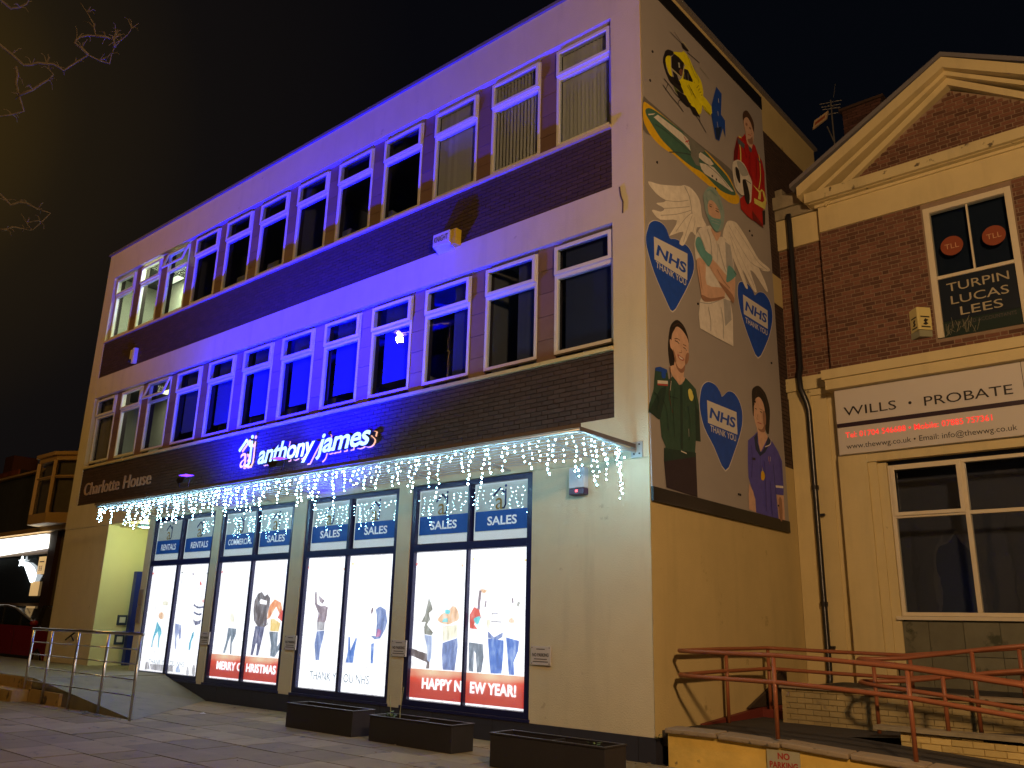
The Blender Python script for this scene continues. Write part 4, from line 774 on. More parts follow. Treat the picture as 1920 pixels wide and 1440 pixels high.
for i, (a, b) in enumerate(BDX):
    t = thing('window_poster', LB[i], 'poster', ((a+b)/2, .1, .435), 'backlit posters in the shop windows')
    ax, bx_ = a-.01+(0 if i % 2 == 0 else -.05), b+(.05 if i % 2 == 0 else .01)
    box('sheet', t, POSW, ax, bx_, .10, .12, .44, 2.77)
    shp = [(c, s, p) for j, c, s, p in POSTER if j == i]
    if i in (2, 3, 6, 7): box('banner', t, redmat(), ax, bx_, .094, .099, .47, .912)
    if shp: picture('printed_figures', t, PC, shp, 'f', .0985, .0007)
def split_text(s1, s2, x0, xm0, xm1, x1, base, cap, m, i1, i2, dd=.088, bold=.012, rise=0):
    tl = [o for o in COL.objects if o.name.startswith('window_poster') and o.parent is None]; tl.sort(key=lambda o: o.location.x)
    lettering('lettering', tl[i1], m, s1, x0, xm0, base, cap, 'f', dd, .003, bold); lettering('lettering', tl[i2], m, s2, xm1, x1, base, cap, 'f', dd, .003, bold)
split_text('MERRY C', 'HRISTMAS', -10.49, -9.58, -9.40, -8.39, .625, .145, POSW, 2, 3, bold=.03)
split_text('HAPPY N', 'EW YEAR!', -4.36, -3.48, -3.30, -2.38, .625, .15, POSW, 6, 7, bold=.03)
GI = emit('lit_print_slate', (.12, .22, .30), 1.0)
split_text('THANK Y', 'OU NHS', -7.32, -6.55, -6.34, -5.66, .60, .14, GI, 4, 5, bold=0)
split_text('THANK Y', 'OU NHS', -13.36, -12.66, -12.40, -11.78, .60, .10, GI, 0, 1, bold=0)
# ================================================================ header boards with the agent's logo
HB = emit('header_white', (.62, .72, .66), .22, (.62, .66, .62)); HBLUE = emit('header_blue', (.01, .09, .36), .32, (.01, .07, .32)); NV = mat('logo_navy', (.015, .05, .22), .5); GOLD = mat('logo_gold', (.50, .30, .06), .5)
HW = emit('header_letter', (.7, .8, .85), .42, (.8, .82, .85)); STR = emit('header_strip', (.75, .85, .86), .55)
def logo(parent, x, z, s, plane_d, mn, mg, depth=.004, bm=None):
    """house roof over a gold a and a navy j, s = overall height"""
    for pts, wd in (([(0, .62), (.36, .92), (.60, .72)], .085), ([(.68, .84), (.68, .20), (.60, .06), (.52, .06)], .075)):
        P2 = [(x+p[0]*s, z+p[1]*s) for p in pts]
        mb = MB()
        for (u0, v0), (u1, v1) in zip(P2[:-1], P2[1:]):
            d_ = Vector((u1-u0, v1-v0)).normalized(); n = Vector((-d_.y, d_.x))*wd*s/2; e_ = d_*wd*s*.3
            q = [(u0-e_.x+n.x, v0-e_.y+n.y), (u0-e_.x-n.x, v0-e_.y-n.y), (u1+e_.x-n.x, v1+e_.y-n.y), (u1+e_.x+n.x, v1+e_.y+n.y)]
            mb.prism(q, 'y', plane_d-depth, plane_d)
        mb.build('logo_stroke', mn, parent)
    MB().tube([(x+.68*s, plane_d, z+1.0*s), (x+.68*s, plane_d-depth, z+1.0*s)], .06*s, 12).build('logo_dot', mn, parent)
    lettering('logo_letter', parent, mg, 'a', x+.12*s, x+.55*s, z+.02*s, .72*s, 'f', plane_d, depth, .0, backm=bm)
WORDS = ['RENTALS', 'RENTALS', 'COMMERCIAL', 'SALES', 'SALES', 'SALES', 'SALES', 'SALES']
HL = ['RENTALS header board, leftmost of all', 'RENTALS header board beside the COMMERCIAL window', 'only header board reading COMMERCIAL', 'SALES header board beside COMMERCIAL', 'SALES header board above the back-turned figure in jeans', 'SALES header board above the quilted jacket figure', 'SALES header board above HAPPY N', 'SALES header board nearest the blank wall, rightmost']
for i, (a, b) in enumerate(BDX):
    t = thing('header_board', 'white and blue '+HL[i], 'sign', ((a+b)/2, .1, 2.91), 'white and blue header boards in the shop windows'); wd = b-a
    box('sheet', t, HB, a, b, .10, .12, 2.912, 3.808)
    box('blue_band', t, HBLUE, a+.01, b-.001, .094, .0985, 3.055, 3.365)
    box('light_edge', t, STR, a, a+.018, .092, .0985, 2.912, 3.808); box('light_edge', t, STR, a+.018, b, .092, .0985, 3.79, 3.808); box('light_edge', t, STR, a+.018, b, .0925, .0985, 2.912, 3.04)
    cw = {'RENTALS': .60, 'COMMERCIAL': .80, 'SALES': .54}[WORDS[i]]*wd; c = (a+b)/2+.02*wd
    lettering('lettering', t, HW, WORDS[i], c-cw/2, c+cw/2, 3.14, .13 if i != 2 else .115, 'f', .093, .003, .025)
    logo(t, c-.19, 3.375, .37, .0985, NV, GOLD)
# ================================================================ lit shop sign
S = thing('illuminated_sign', 'glowing house logo and anthony james letters on the brown brick band', 'sign', (-8, .01, 4.75))
FACE = emit('sign_face', (.50, .90, 1), 1.25, (.7, .8, .8)); RET = mat('sign_return', (.02, .03, .12), .4); HALO = emit('sign_back_glow', (1, .42, .22), 1.0); AF = emit('sign_a_face', (1, .58, .26), 1.1)
for s, x0, x1 in (('anthony', -9.42, -7.47), ('james', -7.42, -5.80)):
    lettering('front_letter', S, FACE, s, x0, x1, 4.755, .375, 'f', -.02, .13, .022, .22, backm=RET, spacing=.95)
    lettering('back_letter', S, HALO, s, x0-.02, x1+.02, 4.747, .39, 'f', .009, .006, .035, .22, spacing=.95)
logo(S, -10.28, 4.74, .66, -.07, FACE, AF, .02, RET); logo(S, -10.30, 4.73, .68, .009, HALO, HALO, .006)
lamp('sign_glow', 'AREA', (-7.9, -.25, 4.75), 2.5, (.5, .6, 1), .6, (-7.9, 0, 4.8), parent=S)
C_ = thing('name_lettering', 'Charlotte House in thin pinkish grey letters on the brown band', 'lettering', (-16.2, 0, 4.8))
NL = mat('letter_metal', (.50, .36, .28), .5)
MB().tube([(-.42, -.004, 8.18), (-.40, -.004, 8.02), (-.36, -.004, 7.9), (-.37, -.004, 7.72)], .012, 5).build('wall_crack', mat('crack_dark', (.10, .07, .05), .9), H)
lettering('word', C_, NL, 'Charlotte', -18.10, -16.02, 4.79, .335, 'f', .008, .03, .0, .05); lettering('word', C_, NL, 'House', -15.78, -14.32, 4.79, .335, 'f', .008, .03, .0, .05)
# ================================================================ canopy
K = thing('canopy', 'long slim mesh canopy over the shop windows, hung with white lights', 'canopy', (-7, -.65, 4.0))
MB().tube([(-14.15, -1.28, 4.06), (-.22, -1.28, 4.06)], .028, 8).build('front_tube', GALV, K, smooth=True)
mb = MB(); mb.box(-14.18, -.2, -1.325, -1.305, 4.085, 4.135); mb.box(-.2, -.18, -1.325, -.05, 4.03, 4.085); mb.build('edge_channel', BOARD, K)
MB().tube([(-.21, -1.28, 4.05), (-.21, -.02, 3.98)], .024, 8).build('end_tube', GALV, K)
for k in range(9): MB().tube([(-14.15, -1.14+k*.13, 4.05-.0065*k), (-.22, -1.14+k*.13, 4.05-.0065*k)], .008, 5).build('mesh_wire', GALV, K)
for k in range(9):
    x = -.9-k*1.62; MB().tube([(x, -1.27, 4.05), (x, -.0, 3.95)], .017, 6).build('bracket', GALV, K)
pb = box('fixing_plate', K, GALV, -.27, -.09, -.03, .0, 3.90, 4.12)
for px_, pz in ((-.13, 3.95), (-.13, 4.08), (-.22, 3.95)): MB().tube([(px_, -.03, pz), (px_, -.045, pz)], .012, 6).build('bolt', DARK, K)
for x in (-.35, -2.3, -4.6, -6.4, -9.1, -11.7, -13.8): MB().tube([(x, -1.3, 4.17), (x-.02, -1.33, 4.22), (x-.03, -1.3, 4.10)], .006, 5).build('hook', DARK, K)
# icicle lights
BG = emit('bulb_glow', (.38, .80, 1), BULB_E); WIRE = mat('pale_wire', (.22, .27, .30), .5)
b_ = MB().ball((0, 0, 0), .0095, 6, 4, (1, 1, 1.25)); BME = bpy.data.meshes.new('bulb'); BME.from_pydata(b_.v, [], b_.f); BME.materials.append(BG)
WH = ['above the RENTALS boards and door', 'above COMMERCIAL', 'left of the black floodlight', 'just right of the black floodlight', 'above the quilted jacket poster', 'above HAPPY N', 'above EW YEAR', 'above the blank cream wall']
def icicles(label, P0, P1, n, lo, hi):
    P0, P1 = Vector(P0), Vector(P1); t = thing('icicle_lights', label, 'string lights', P0, 'white icicle lights hung from the canopy'); mb = MB()
    mb.tube([P0, P0.lerp(P1, .5)+Vector((0, 0, -.012)), P1], .005, 4)
    for k in range(n):
        p = P0.lerp(P1, (k+.5+random.uniform(-.3, .3))/n); L_ = random.choice((lo, (lo+hi)/2, hi, hi*.8))*random.uniform(.75, 1.15); pts = [p]; q = p.copy(); m = max(2, int(L_/.062))
        for j in range(m):
            q = q+Vector((random.uniform(-.03, .03), random.uniform(-.02, .02), -L_/m)); pts.append(q.copy())
            if j < m:
                o = bpy.data.objects.new('bulb', BME); COL.objects.link(o); o.parent = t; o.location = q+Vector((random.uniform(-.03, .03), random.uniform(-.02, .02), -.01))-P0; s_ = random.choice((.7, .9, 1.0, 1.35)); o.scale = (s_, s_, s_); o.rotation_euler = (random.random(), random.random(), 0)
        mb.tube(pts, .0025, 3, cap=False)
    mb.build('cable', WIRE, t)
for k in range(8):
    x0 = -14.1+k*1.735
    icicles('icicle lights on the canopy front '+WH[k], (x0, -1.30, 4.05), (x0+1.72, -1.30, 4.05), 14 if k < 4 else 12, .14, .58)
icicles('icicle lights on the short right end of the canopy', (-.2, -1.28, 4.04), (-.2, -.26, 3.985), 8, .25, .72)
# ================================================================ floodlights
BL = (.0, .0, 1.0)
for nm, x, lb, pw in (('floodlight', -7.0, 'black floodlight in front of the word anthony, throwing blue light up the wall', FLOOD), ('floodlight', -10.25, 'small black floodlight left of the glowing house logo', FLOOD*.55)):
    t = thing(nm, lb, 'floodlight', (x, -1.25, 4.17), 'floodlights on the canopy')
    m = MB(); m.add([(x-.17, -1.12, 4.42), (x+.17, -1.12, 4.42), (x+.17, -1.36, 4.36), (x-.17, -1.36, 4.36), (x-.10, -1.18, 4.30), (x+.10, -1.18, 4.30), (x+.10, -1.36, 4.25), (x-.10, -1.36, 4.25)], [(0,1,2,3)[::-1], (4,5,6,7), (0,1,5,4), (1,2,6,5), (2,3,7,6), (3,0,4,7)])
    m.build('housing', DARK, t); box('lens', t, emit('flood_lens', (.1, .02, 1), 6), x-.14, x+.14, -1.33, -1.15, 4.424, 4.43)
    MB().tube([(x-.19, -1.26, 4.36), (x-.19, -1.28, 4.18), (x+.19, -1.28, 4.18), (x+.19, -1.26, 4.36)], .012, 6).build('bracket', DARK, t)
    lamp('flood', 'SPOT', (x, -1.22, 4.45), pw, BL, .07, (x, -.30, 11), 156, 1.0, parent=t)
    lamp('flood_spill', 'SPOT', (x, -1.19, 4.45), pw*.18, BL, .06, (x, 0, 5.15), 125, 1.0, parent=t)
# ================================================================ small things on the front
ASG = mat('alarm_white', (.55, .58, .68), .4)
t = thing('alarm_box', 'white bell box with dark base and red light on the blank wall', 'alarm box', (-1.16, 0, 3.46)); box('cover', t, ASG, -1.30, -1.03, -.10, .018, 3.55, 3.85, bevel=.012); box('base', t, mat('purple_base', (.05, .02, .07), .3), -1.30, -1.03, -.10, .018, 3.455, 3.548, bevel=.01); box('indicator', t, emit('red_indicator', (1, .03, .06), 4), -1.18, -1.14, -.106, -.1, 3.49, 3.52)
t = thing('alarm_box', 'white and yellow wedge alarm box reading KNIGHT on the upper brick band', 'alarm box', (-4.1, 0, 8.2)); 
m = MB(); m.prism([(.012, 8.16), (-.16, 8.26), (-.16, 8.49), (.012, 8.52)], 'x', -4.40, -3.98); m.build('cover', mat('alarm_cover', (.62, .60, .62), .4), t); box('side_panel', t, mat('alarm_yellow', (.72, .52, .03), .4), -3.98, -3.84, -.13, .012, 8.19, 8.50, bevel=.01)
lettering('lettering', t, INK, 'KNIGHT', -4.37, -4.02, 8.32, .11, 'f', -.161, .003, .01)
t = thing('camera_box', 'small white camera on the upper brick band at its left end', 'camera', (-16.4, 0, 8.4)); box('mount', t, UPVC, -16.50, -16.28, -.05, .012, 8.42, 8.70, bevel=.01); MB().tube([(-16.38, -.12, 8.34), (-16.32, .0, 8.38)], .05, 10).build('camera_body', DARK, t); box('cover', t, UPVC, -16.26, -16.14, -.10, .012, 8.26, 8.70, bevel=.01)
PS = mat('plastic_notice', (.60, .56, .56), .4)
for x, lb in ((-2.03, 'right of the EW YEAR window on the blank wall'), (-5.03, 'on the pier left of the HAPPY N window'), (-8.05, 'on the pier right of the HRISTMAS window'), (-11.09, 'on the pier right of the striped jumper poster')):
    t = thing('parking_notice', 'small white NO PARKING plate '+lb, 'sign', (x+.18, 0, 1.1), 'white NO PARKING plates between the shop windows'); y0 = -.012
    box('plate', t, PS, x, x+.355, y0, y0+.02, 1.09, 1.345)
    lettering('lettering', t, INK, 'NO PARKING', x+.03, x+.325, 1.205, .045, 'f', y0-.0005, .002, .02)
    for z, a_ in ((1.30, .1), (1.165, .06), (1.13, .04)): box('small_print', t, INK, x+a_, x+.355-a_, y0-.002, y0-.0005, z, z+.010)
    for px_, pz in ((x+.02, 1.11), (x+.335, 1.11), (x+.02, 1.325), (x+.335, 1.325)): box('screw', t, DARK, px_-.006, px_+.006, y0-.004, y0-.0005, pz-.006, pz+.006)
t = thing('letter_plate', 'grey metal entry panel on the narrow pier beside the leftmost poster', 'entry panel', (-13.98, 0, 1.9)); box('panel', t, mat('grey_panel', (.28, .22, .18), .5), -14.09, -13.92, -.01, .018, 1.87, 2.24); box('panel', t, mat('grey_panel', (.28, .22, .18), .5), -14.09, -13.92, -.008, .018, 1.48, 1.84)
# ================================================================ mural on the flank
MC = dict(padshadow=(.16,.155,.15), padyellow=(.80,.50,.015), padgreen=(.065,.17,.13), padwhite=(.72,.70,.66), padgrey=(.20,.21,.20), paddark=(.05,.085,.08), red=(.50,.03,.03), dark=(.018,.015,.018), heliyellow=(.84,.78,.01),
    paleglass=(.5,.55,.5), brown=(.20,.08,.05), paleyellow=(.78,.76,.30), greyline=(.40,.42,.42), olive=(.14,.18,.05), heliblue=(.012,.07,.42), navy=(.012,.03,.10), brownhair=(.085,.045,.03), skin=(.68,.44,.33), skindark=(.33,.17,.12), skinshade=(.36,.20,.14), jacketred=(.46,.015,.015), jacketdark=(.17,.008,.01),
    slate=(.10,.115,.15), hivis=(.76,.72,.18), wing=(.84,.80,.74), wingshade=(.42,.39,.38), gown=(.78,.75,.72), gownshade=(.44,.45,.48), scrub=(.30,.42,.42), mask=(.17,.40,.42), glove=(.13,.38,.40), black2=(.02,.016,.018), lips=(.45,.08,.07), para=(.03,.085,.065), paradark=(.015,.045,.04), trouser=(.03,.02,.035), heartblue=(.008,.075,.52), nurseblue=(.09,.085,.50), nurseshade=(.05,.045,.30), teal2=(.06,.15,.11))
MCM = {k: mat('mural_'+k, v, .6, var=.16, vscale=9) for k, v in MC.items()}
B = thing('mural_board', 'huge grey board with painted helicopter, winged nurse and blue NHS hearts on the flank wall', 'mural', (.01, 2.3, 3.29))
MBG = mat('mural_ground', (.37, .345, .345), .6, var=.05, vscale=1.2)
MB().prism([(.02, 3.49), (4.541, 3.493), (4.541, 11.777), (.02, 11.777)], 'x', .005, .030).build('panel', MBG, B)
MB().box(.005, .045, .02, 4.545, 3.293, 3.488).build('border', DARK, B); MB().box(.005, .045, .02, 4.545, 11.779, 12.06).build('border', DARK, B)
figs = {}
for nme, c, s, p in MURAL: figs.setdefault(nme, []).append((c, s, p))
PN = dict(landing_pad='painted_landing_pad', helicopter='painted_helicopter', rescuer='painted_rescuer', winged_nurse='painted_winged_nurse', paramedic='painted_paramedic', nurse='painted_nurse')
base = {'landing_pad': .0312, 'helicopter': .0312, 'rescuer': .046, 'winged_nurse': .036, 'paramedic': .0312, 'nurse': .0312}
for k, shp in figs.items(): picture(PN[k], B, MCM, shp, 's', base[k], .0005)
HWm = mat('heart_white', (.68, .67, .66), .5)
def grow(pts, k):
    cx = sum(pts[0::2])/(len(pts)//2); cy = sum(pts[1::2])/(len(pts)//2)
    return [v for i in range(0, len(pts), 2) for v in (cx+(pts[i]-cx)*k, cy+(pts[i+1]-cy)*k)]
for hp, hb, ht in HEARTS:
    picture('heart_badge', B, dict(a=HWm, b=MCM['heartblue'], c=HWm), [('a', 1, grow(hp, 1.025)), ('b', 1, hp), ('c', 0, hb)], 's', .0313, .0008)
    y0, y1 = hb[0], hb[2]; zb = hb[7]; zt = hb[1]; rise = hb[5]-hb[7]
    lettering('lettering', B, MCM['heartblue'], 'NHS', y0+.05, y1-.05, zb+.10, (zt-zb)-.20, 's', .0335, .001, .030, .18, .98, rise=rise)
    hcap = abs(ht[1]-ht[3]); lettering('lettering', B, HWm, 'THANK YOU', ht[0], ht[4], min(ht[1], ht[3])+.0, max(.10, hcap*.9), 's', .0335, .001, .01, .05, rise=min(ht[5], ht[7])-min(ht[1], ht[3]))
m = MB()
for y, z in ((.3, 10.6), (.35, 8.6), (2.2, 9.2), (2.35, 9.2), (2.3, 9.0), (3.6, 8.7), (3.7, 8.65), (.2, 10.0), (4.2, 6.3), (2.6, 3.7), (2.66, 3.7), (4.1, 3.7), (3.4, 5.4), (1.5, 6.6)): m.box(.0, .047, y, y+.03, z, z+.03)
m.build('screw_heads', DARK, B)
# ================================================================ neighbour with the gable
N_ = thing('gabled_building', 'red brick office with cream pediment and wide dark ground floor window', 'building', (3.4, 5, 0))
YB, YS = 4.85, 5.0; XM = 3.36; XR = 2*XM-.87
core = MB(); core.box(-.3, .87, YS+.012, 12, .0, 9.95)
core.box(.87, 2.68, YB+.012, 12, 6.0, 8.9); core.box(4.04, XR, YB+.012, 12, 6.0, 8.9); core.box(2.68, 4.04, YB+.012, 12, 8.81, 8.9); core.box(2.68, 4.04, YB+.012, 12, 6.0, 6.40)
core.prism([(1.2, 9.6), (XM, 10.93), (2*XM-1.2, 9.6)], 'y', YB+.012, 12); core.build('mortar_bed', MORT_R, N_)
nbx = []
for u0, u1, z0, z1 in courses(6.12, 8.9, rect_spans(.87, XR, [(2.66, 4.06, 6.38, 8.83)]), flemish=True, gap=.016): nbx.append((u0, u1, YB+random.uniform(-.003, .003), YB+.05, z0, z1))
def tri(za, zb):
    a = 1.25+(zb-9.62)*(XM-1.25)/(10.93-9.62); return [(a, 2*XM-a)] if a < XM-.05 else []
for u0, u1, z0, z1 in courses(9.62, 10.93, tri, flemish=True, gap=.016): nbx.append((u0, u1, YB+random.uniform(-.003, .003), YB+.05, z0, z1))
for u0, u1, z0, z1 in courses(6.17, 8.82, rect_spans(0.0, .868), flemish=True, gap=.016): nbx.append((u0, u1, YS+random.uniform(-.003, .003), YS+.05, z0, z1))
pieces('brick', N_, BRICK_R, nbx, 300, 'brick_field')
mb = MB(); mb.box(.89, XR-.02, YB-.03, YB+.2, 8.90, 9.455); mb.box(.84, XR+.03, YB-.07, YB-.03, 9.40, 9.455); mb.build('frieze', CREAM2, N_)
mb = MB(); mb.box(.72, XR+.15, YB-.25, YB+.1, 9.47, 9.66); mb.box(.78, XR+.09, YB-.17, YB, 9.457, 9.469); mb.build('cornice', PAINTED, N_)
box('side_wall', N_, YCREAM, XR-.3, XR-.01, YB+.11, 12, -.03, 6.0); box('side_wall', N_, BRICK_R, XR-.3, XR-.01, YB+.2, 12, 8.9, 9.75)
# raking cornices
def rake(sgn, name, off0, off1, y0, y1, m, x0=.56):
    X = lambda x: x if sgn > 0 else 2*XM-x
    sl_ = (11.49-9.87)/(XM-x0); f = lambda x, o: 9.87+(x-x0)*sl_+o
    P = [(X(x0), f(x0, off0)), (X(x0), f(x0, off1)), (X(XM), f(XM, off1)), (X(XM), f(XM, off0))]
    return MB().prism(P, 'y', y0, y1).build(name, m, N_)
for s in (1, -1):
    rake(s, 'raking_cornice', -.27, -.06, YB-.33, YB+.1, CREAM2, .62); rake(s, 'raking_moulding', -.36, -.272, YB-.20, YB+.1, CREAM2, .80); rake(s, 'raking_bed', -.50, -.362, YB-.10, YB+.1, CREAM2, 1.05)
    rake(s, 'verge_flashing', -.055, .03, YB-.36, YB+1.2, GREY, .50); rake(s, 'roof_slope', -.15, -.06, YB+1.2, 12, SLATE, .50)
# left wing entablature
mb = MB(); mb.box(-.02, .84, YS-.14, YS+.05, 9.66, 9.93); mb.box(.0, .84, YS-.08, YS+.05, 9.45, 9.655); mb.build('weathered_cornice', WEATHER, N_)
box('wing_frieze', N_, CREAM2, -.01, .868, YS-.03, YS+.02, 8.82, 9.445); box('parapet_block', N_, WEATHER, .0, .14, YS, YS+.3, 9.93, 10.15)
mb = MB(); mb.box(-.02, .90, YS-.10, YS+.05, 5.92, 6.17); mb.box(.0, .88, YS-.06, YS+.05, 5.80, 5.915); mb.build('wing_band', PAINTED, N_)
mb = MB(); mb.box(.01, .42, YS-.05, YS+.05, .5, 5.80); mb.box(.42, .70, YS-.02, YS+.05, .5, 5.80); mb.box(.70, .87, YS, YS+.05, .5, 5.80); mb.build('wing_pilaster', CREAM2, N_)
# lower front
mb = MB(); mb.box(.80, XR+.07, YB-.32, YB+.05, 5.94, 6.11); mb.box(.84, XR+.03, YB-.27, YB+.05, 5.76, 5.935); mb.build('shop_cornice', CREAM2, N_)
mb = MB(); mb.box(.88, 1.36, YB-.05, YB+.1, .5, 4.60); mb.box(2*XM-1.36, XR, YB-.05, YB+.1, .5, 4.6); mb.box(.88, XR, YB-.02, YB+.1, 4.60, 5.76); mb.build('pilaster', CREAM2, N_)
mb = MB(); mb.box(1.36, 1.50, YB, YB+.1, .5, 4.60); mb.box(1.50, 1.645, YB+.03, YB+.12, 1.1, 4.42); mb.box(1.36, 2*XM-1.36, YB-.04, YB+.1, 4.45, 4.60); mb.build('window_surround', CREAM2, N_)
# upper sash window
f = MB(); x0, x1 = 2.68, 4.04
for a in ((x0, x0+.10, 6.42, 8.81), (x1-.10, x1, 6.42, 8.81), (x0+.10, x1-.10, 8.71, 8.81)): f.box(a[0], a[1], YB+.01, YB+.14, a[2], a[3])
f.box(x0+.10, x1-.10, YB+.03, YB+.10, 7.46, 7.52); f.box(3.345, 3.375, YB+.04, YB+.10, 7.52, 8.71)
f = f.build('window', WFRAME, N_, bevel=.006)
box('pane', f, GL, x0+.10, 3.345, YB+.07, YB+.076, 7.52, 8.71); box('pane', f, GL, 3.375, x1-.10, YB+.07, YB+.076, 7.52, 8.71)
NVB = mat('dark_teal_board', (.010, .016, .028), .35)
box('window_board', f, NVB, x0+.10, x1-.10, YB+.06, YB+.075, 6.70, 7.46); box('window_board', f, mat('green_black_board', (.02, .035, .030), .3), x0+.10, x1-.10, YB+.055, YB+.07, 6.42, 6.695)
box('window_back', f, NVB, x0, x1, YB+.25, YB+.27, 6.4, 8.8)
BEI = mat('beige_letter', (.42, .36, .24), .5); OR = mat('orange_disc', (.26, .055, .02), .5)
for s, a, b, z in (('TURPIN', 2.90, 3.83, 7.215), ('LUCAS', 2.94, 3.80, 6.98), ('LEES', 3.06, 3.69, 6.765)): lettering('lettering', f, BEI, s, a, b, z, .145, 'f', YB+.0595, .003, .0, 0)
lettering('lettering', f, mat('dim_letter', (.10, .085, .08), .5), 'CHARTERED ACCOUNTANTS', 2.86, 3.86, 6.60, .06, 'f', YB+.054, .002)
for xc in (3.06, 3.70):
    MB().tube([(xc, YB+.069, 8.03), (xc, YB+.064, 8.03)], .175, 28).build('disc_sticker', OR, f); lettering('lettering', f, mat('disc_letter', (.55, .30, .16), .5), 'TLL', xc-.11, xc+.11, 7.98, .09, 'f', YB+.063, .002, .0)
mb = MB()
for k in range(26): a = 2.80+random.random()*.5; z = 6.42+random.random()*.15; mb.tube([(a, YB+.045, z), (a+random.uniform(-.08, .12), YB+.04, z+random.uniform(.05, .2))], .004, 4)
mb.build('dry_weeds', mat('dry_weed', (.20, .19, .13), .8), N_)
# alarm by the window
t = thing('alarm_box', 'pale yellow wedge alarm box with dark print left of the sash window', 'alarm box', (2.45, YB, 6.5))
AY = mat('alarm_cream', (.72, .62, .26), .4)
MB().prism([(2.28, YB), (2.44, YB-.16), (2.47, YB-.16), (2.62, YB)], 'z', 6.58, 6.98).build('cover', AY, t); MB().prism([(2.27, YB), (2.45, YB-.15), (2.61, YB)], 'z', 6.46, 6.575).build('base', mat('alarm_grey', (.30, .30, .20), .5), t)
for (xa, ya), (xb, yb), s in (((2.31, YB-.033), (2.42, YB-.143), '2'), ((2.49, YB-.142), (2.60, YB-.022), '5')):
    for k, z in enumerate((6.62, 6.80)):
        nx, ny = (yb-ya), -(xb-xa); q = MB().add([(xa, ya-.004, z), (xb, yb-.004, z), (xb, yb-.004, z+.022), (xa, ya-.004, z+.022)], [(0, 1, 2, 3)]).build('print', INK, t)
    mb = MB(); mb.add([(xa+(xb-xa)*u, ya+(yb-ya)*u-.004, 6.66+v) for u, v in ((.2, .02), (.5, .0), (.8, .03), (.6, .06), (.85, .10), (.5, .12), (.3, .08), (.45, .05))], [(0,1,2,3), (3,4,5,6), (0,3,6,7)]); mb.build('print', INK, t)
# fascia sign
t = thing('fascia_sign', 'white WILLS PROBATE sign board with dark stripe and red phone line under the cream cornice', 'sign', (3.3, 4.7, 4.6))
box('board', t, SIGNW, .94, 5.78, 4.72, YB-.021, 4.60, 5.755); box('stripe', t, mat('plum_ink', (.025, .008, .02), .5), .941, 5.775, 4.714, 4.7195, 5.075, 5.15)
box('board_joint', t, INK, 3.83, 3.838, 4.716, 4.7195, 5.151, 5.754)
lettering('lettering', t, INK, 'WILLS', 1.075, 1.95, 5.275, .155, 'f', 4.7195, .004, .0); lettering('lettering', t, INK, 'PROBATE', 2.39, 3.68, 5.262, .155, 'f', 4.7195, .004, .0)
MB().tube([(2.17, 4.7195, 5.35), (2.17, 4.715, 5.35)], .026, 14).build('dot', INK, t)
RG = emit('red_letter_glow', (1, .035, .03), 1.0, (.7, .05, .04)); lettering('lettering', t, RG, 'Tel: 01704 546688 \u2022 Mobile: 07885 757361', 1.07, 3.345, 4.885, .095, 'f', 4.7195, .004, .004)
lettering('lettering', t, INK, 'www.thewwg.co.uk \u2022 Email: info@thewwg.co.uk', 1.07, 3.665, 4.69, .09, 'f', 4.7195, .003)
# ground floor window
f = MB(); x0, x1 = 1.65, 2*XM-1.65; yb = YB+.06
mids = [2.79, 2*XM-2.79]
f.box(x0, x0+.06, yb, yb+.1, 1.92, 4.37); f.box(x1-.06, x1, yb, yb+.1, 1.92, 4.37); f.box(x0+.06, x1-.06, yb, yb+.1, 4.31, 4.37); f.box(x0+.06, x1-.06, yb, yb+.1, 1.92, 1.98)
for xm in mids: f.box(xm-.035, xm+.035, yb, yb+.1, 1.98, 4.31)
segs = [(x0+.06, mids[0]-.035), (mids[0]+.035, mids[1]-.035), (mids[1]+.035, x1-.06)]
for a, b in segs: f.box(a, b, yb, yb+.1, 3.48, 3.54)
f = f.build('window', WFRAME, N_, bevel=.006)
for j, (a, b) in enumerate(segs):
    box('pane', f, GL, a, b, yb+.05, yb+.056, 1.98, 3.48); box('pane', f, GL, a, b, yb+.05, yb+.056, 3.54, 4.31)
v = MB(); a, b = segs[0]
for q in ((a-.015, a+.05, 3.515, 4.34), (b-.05, b+.015, 3.515, 4.34), (a+.05, b-.05, 4.28, 4.34), (a+.05, b-.05, 3.515, 3.575)): v.box(q[0], q[1], yb-.03, yb-.002, q[2], q[3])
v.build('vent_sash', WFRAME, f, bevel=.006)
box('window_sill', N_, WFRAME, 1.58, 2*XM-1.58, YB-.02, yb+.1, 1.86, 1.915)
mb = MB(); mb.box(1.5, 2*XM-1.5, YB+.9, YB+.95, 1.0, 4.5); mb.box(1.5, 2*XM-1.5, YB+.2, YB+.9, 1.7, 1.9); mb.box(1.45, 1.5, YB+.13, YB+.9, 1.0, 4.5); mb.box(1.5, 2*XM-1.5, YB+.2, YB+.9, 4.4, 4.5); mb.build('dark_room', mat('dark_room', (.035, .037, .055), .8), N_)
gb = []; x = 1.53
while x < 5.2:
    for z in (.80, 1.33): gb.append((x+.004, min(x+.50, 5.2)-.004, YB+.05, YB+.12, z+.004, z+(.53 if z < 1 else .52)-.004))
    x += .50
pieces('plinth_block', N_, mat('green_grey_block', (.15, .145, .10), .75, var=.2, vscale=4, bump=.3, island=.12, stain=(.05, .055, .03, 3, .60)), gb, 60)
box('plinth_core', N_, MORT_D, .9, 5.8, YB+.12, YB+.3, .3, 1.86)
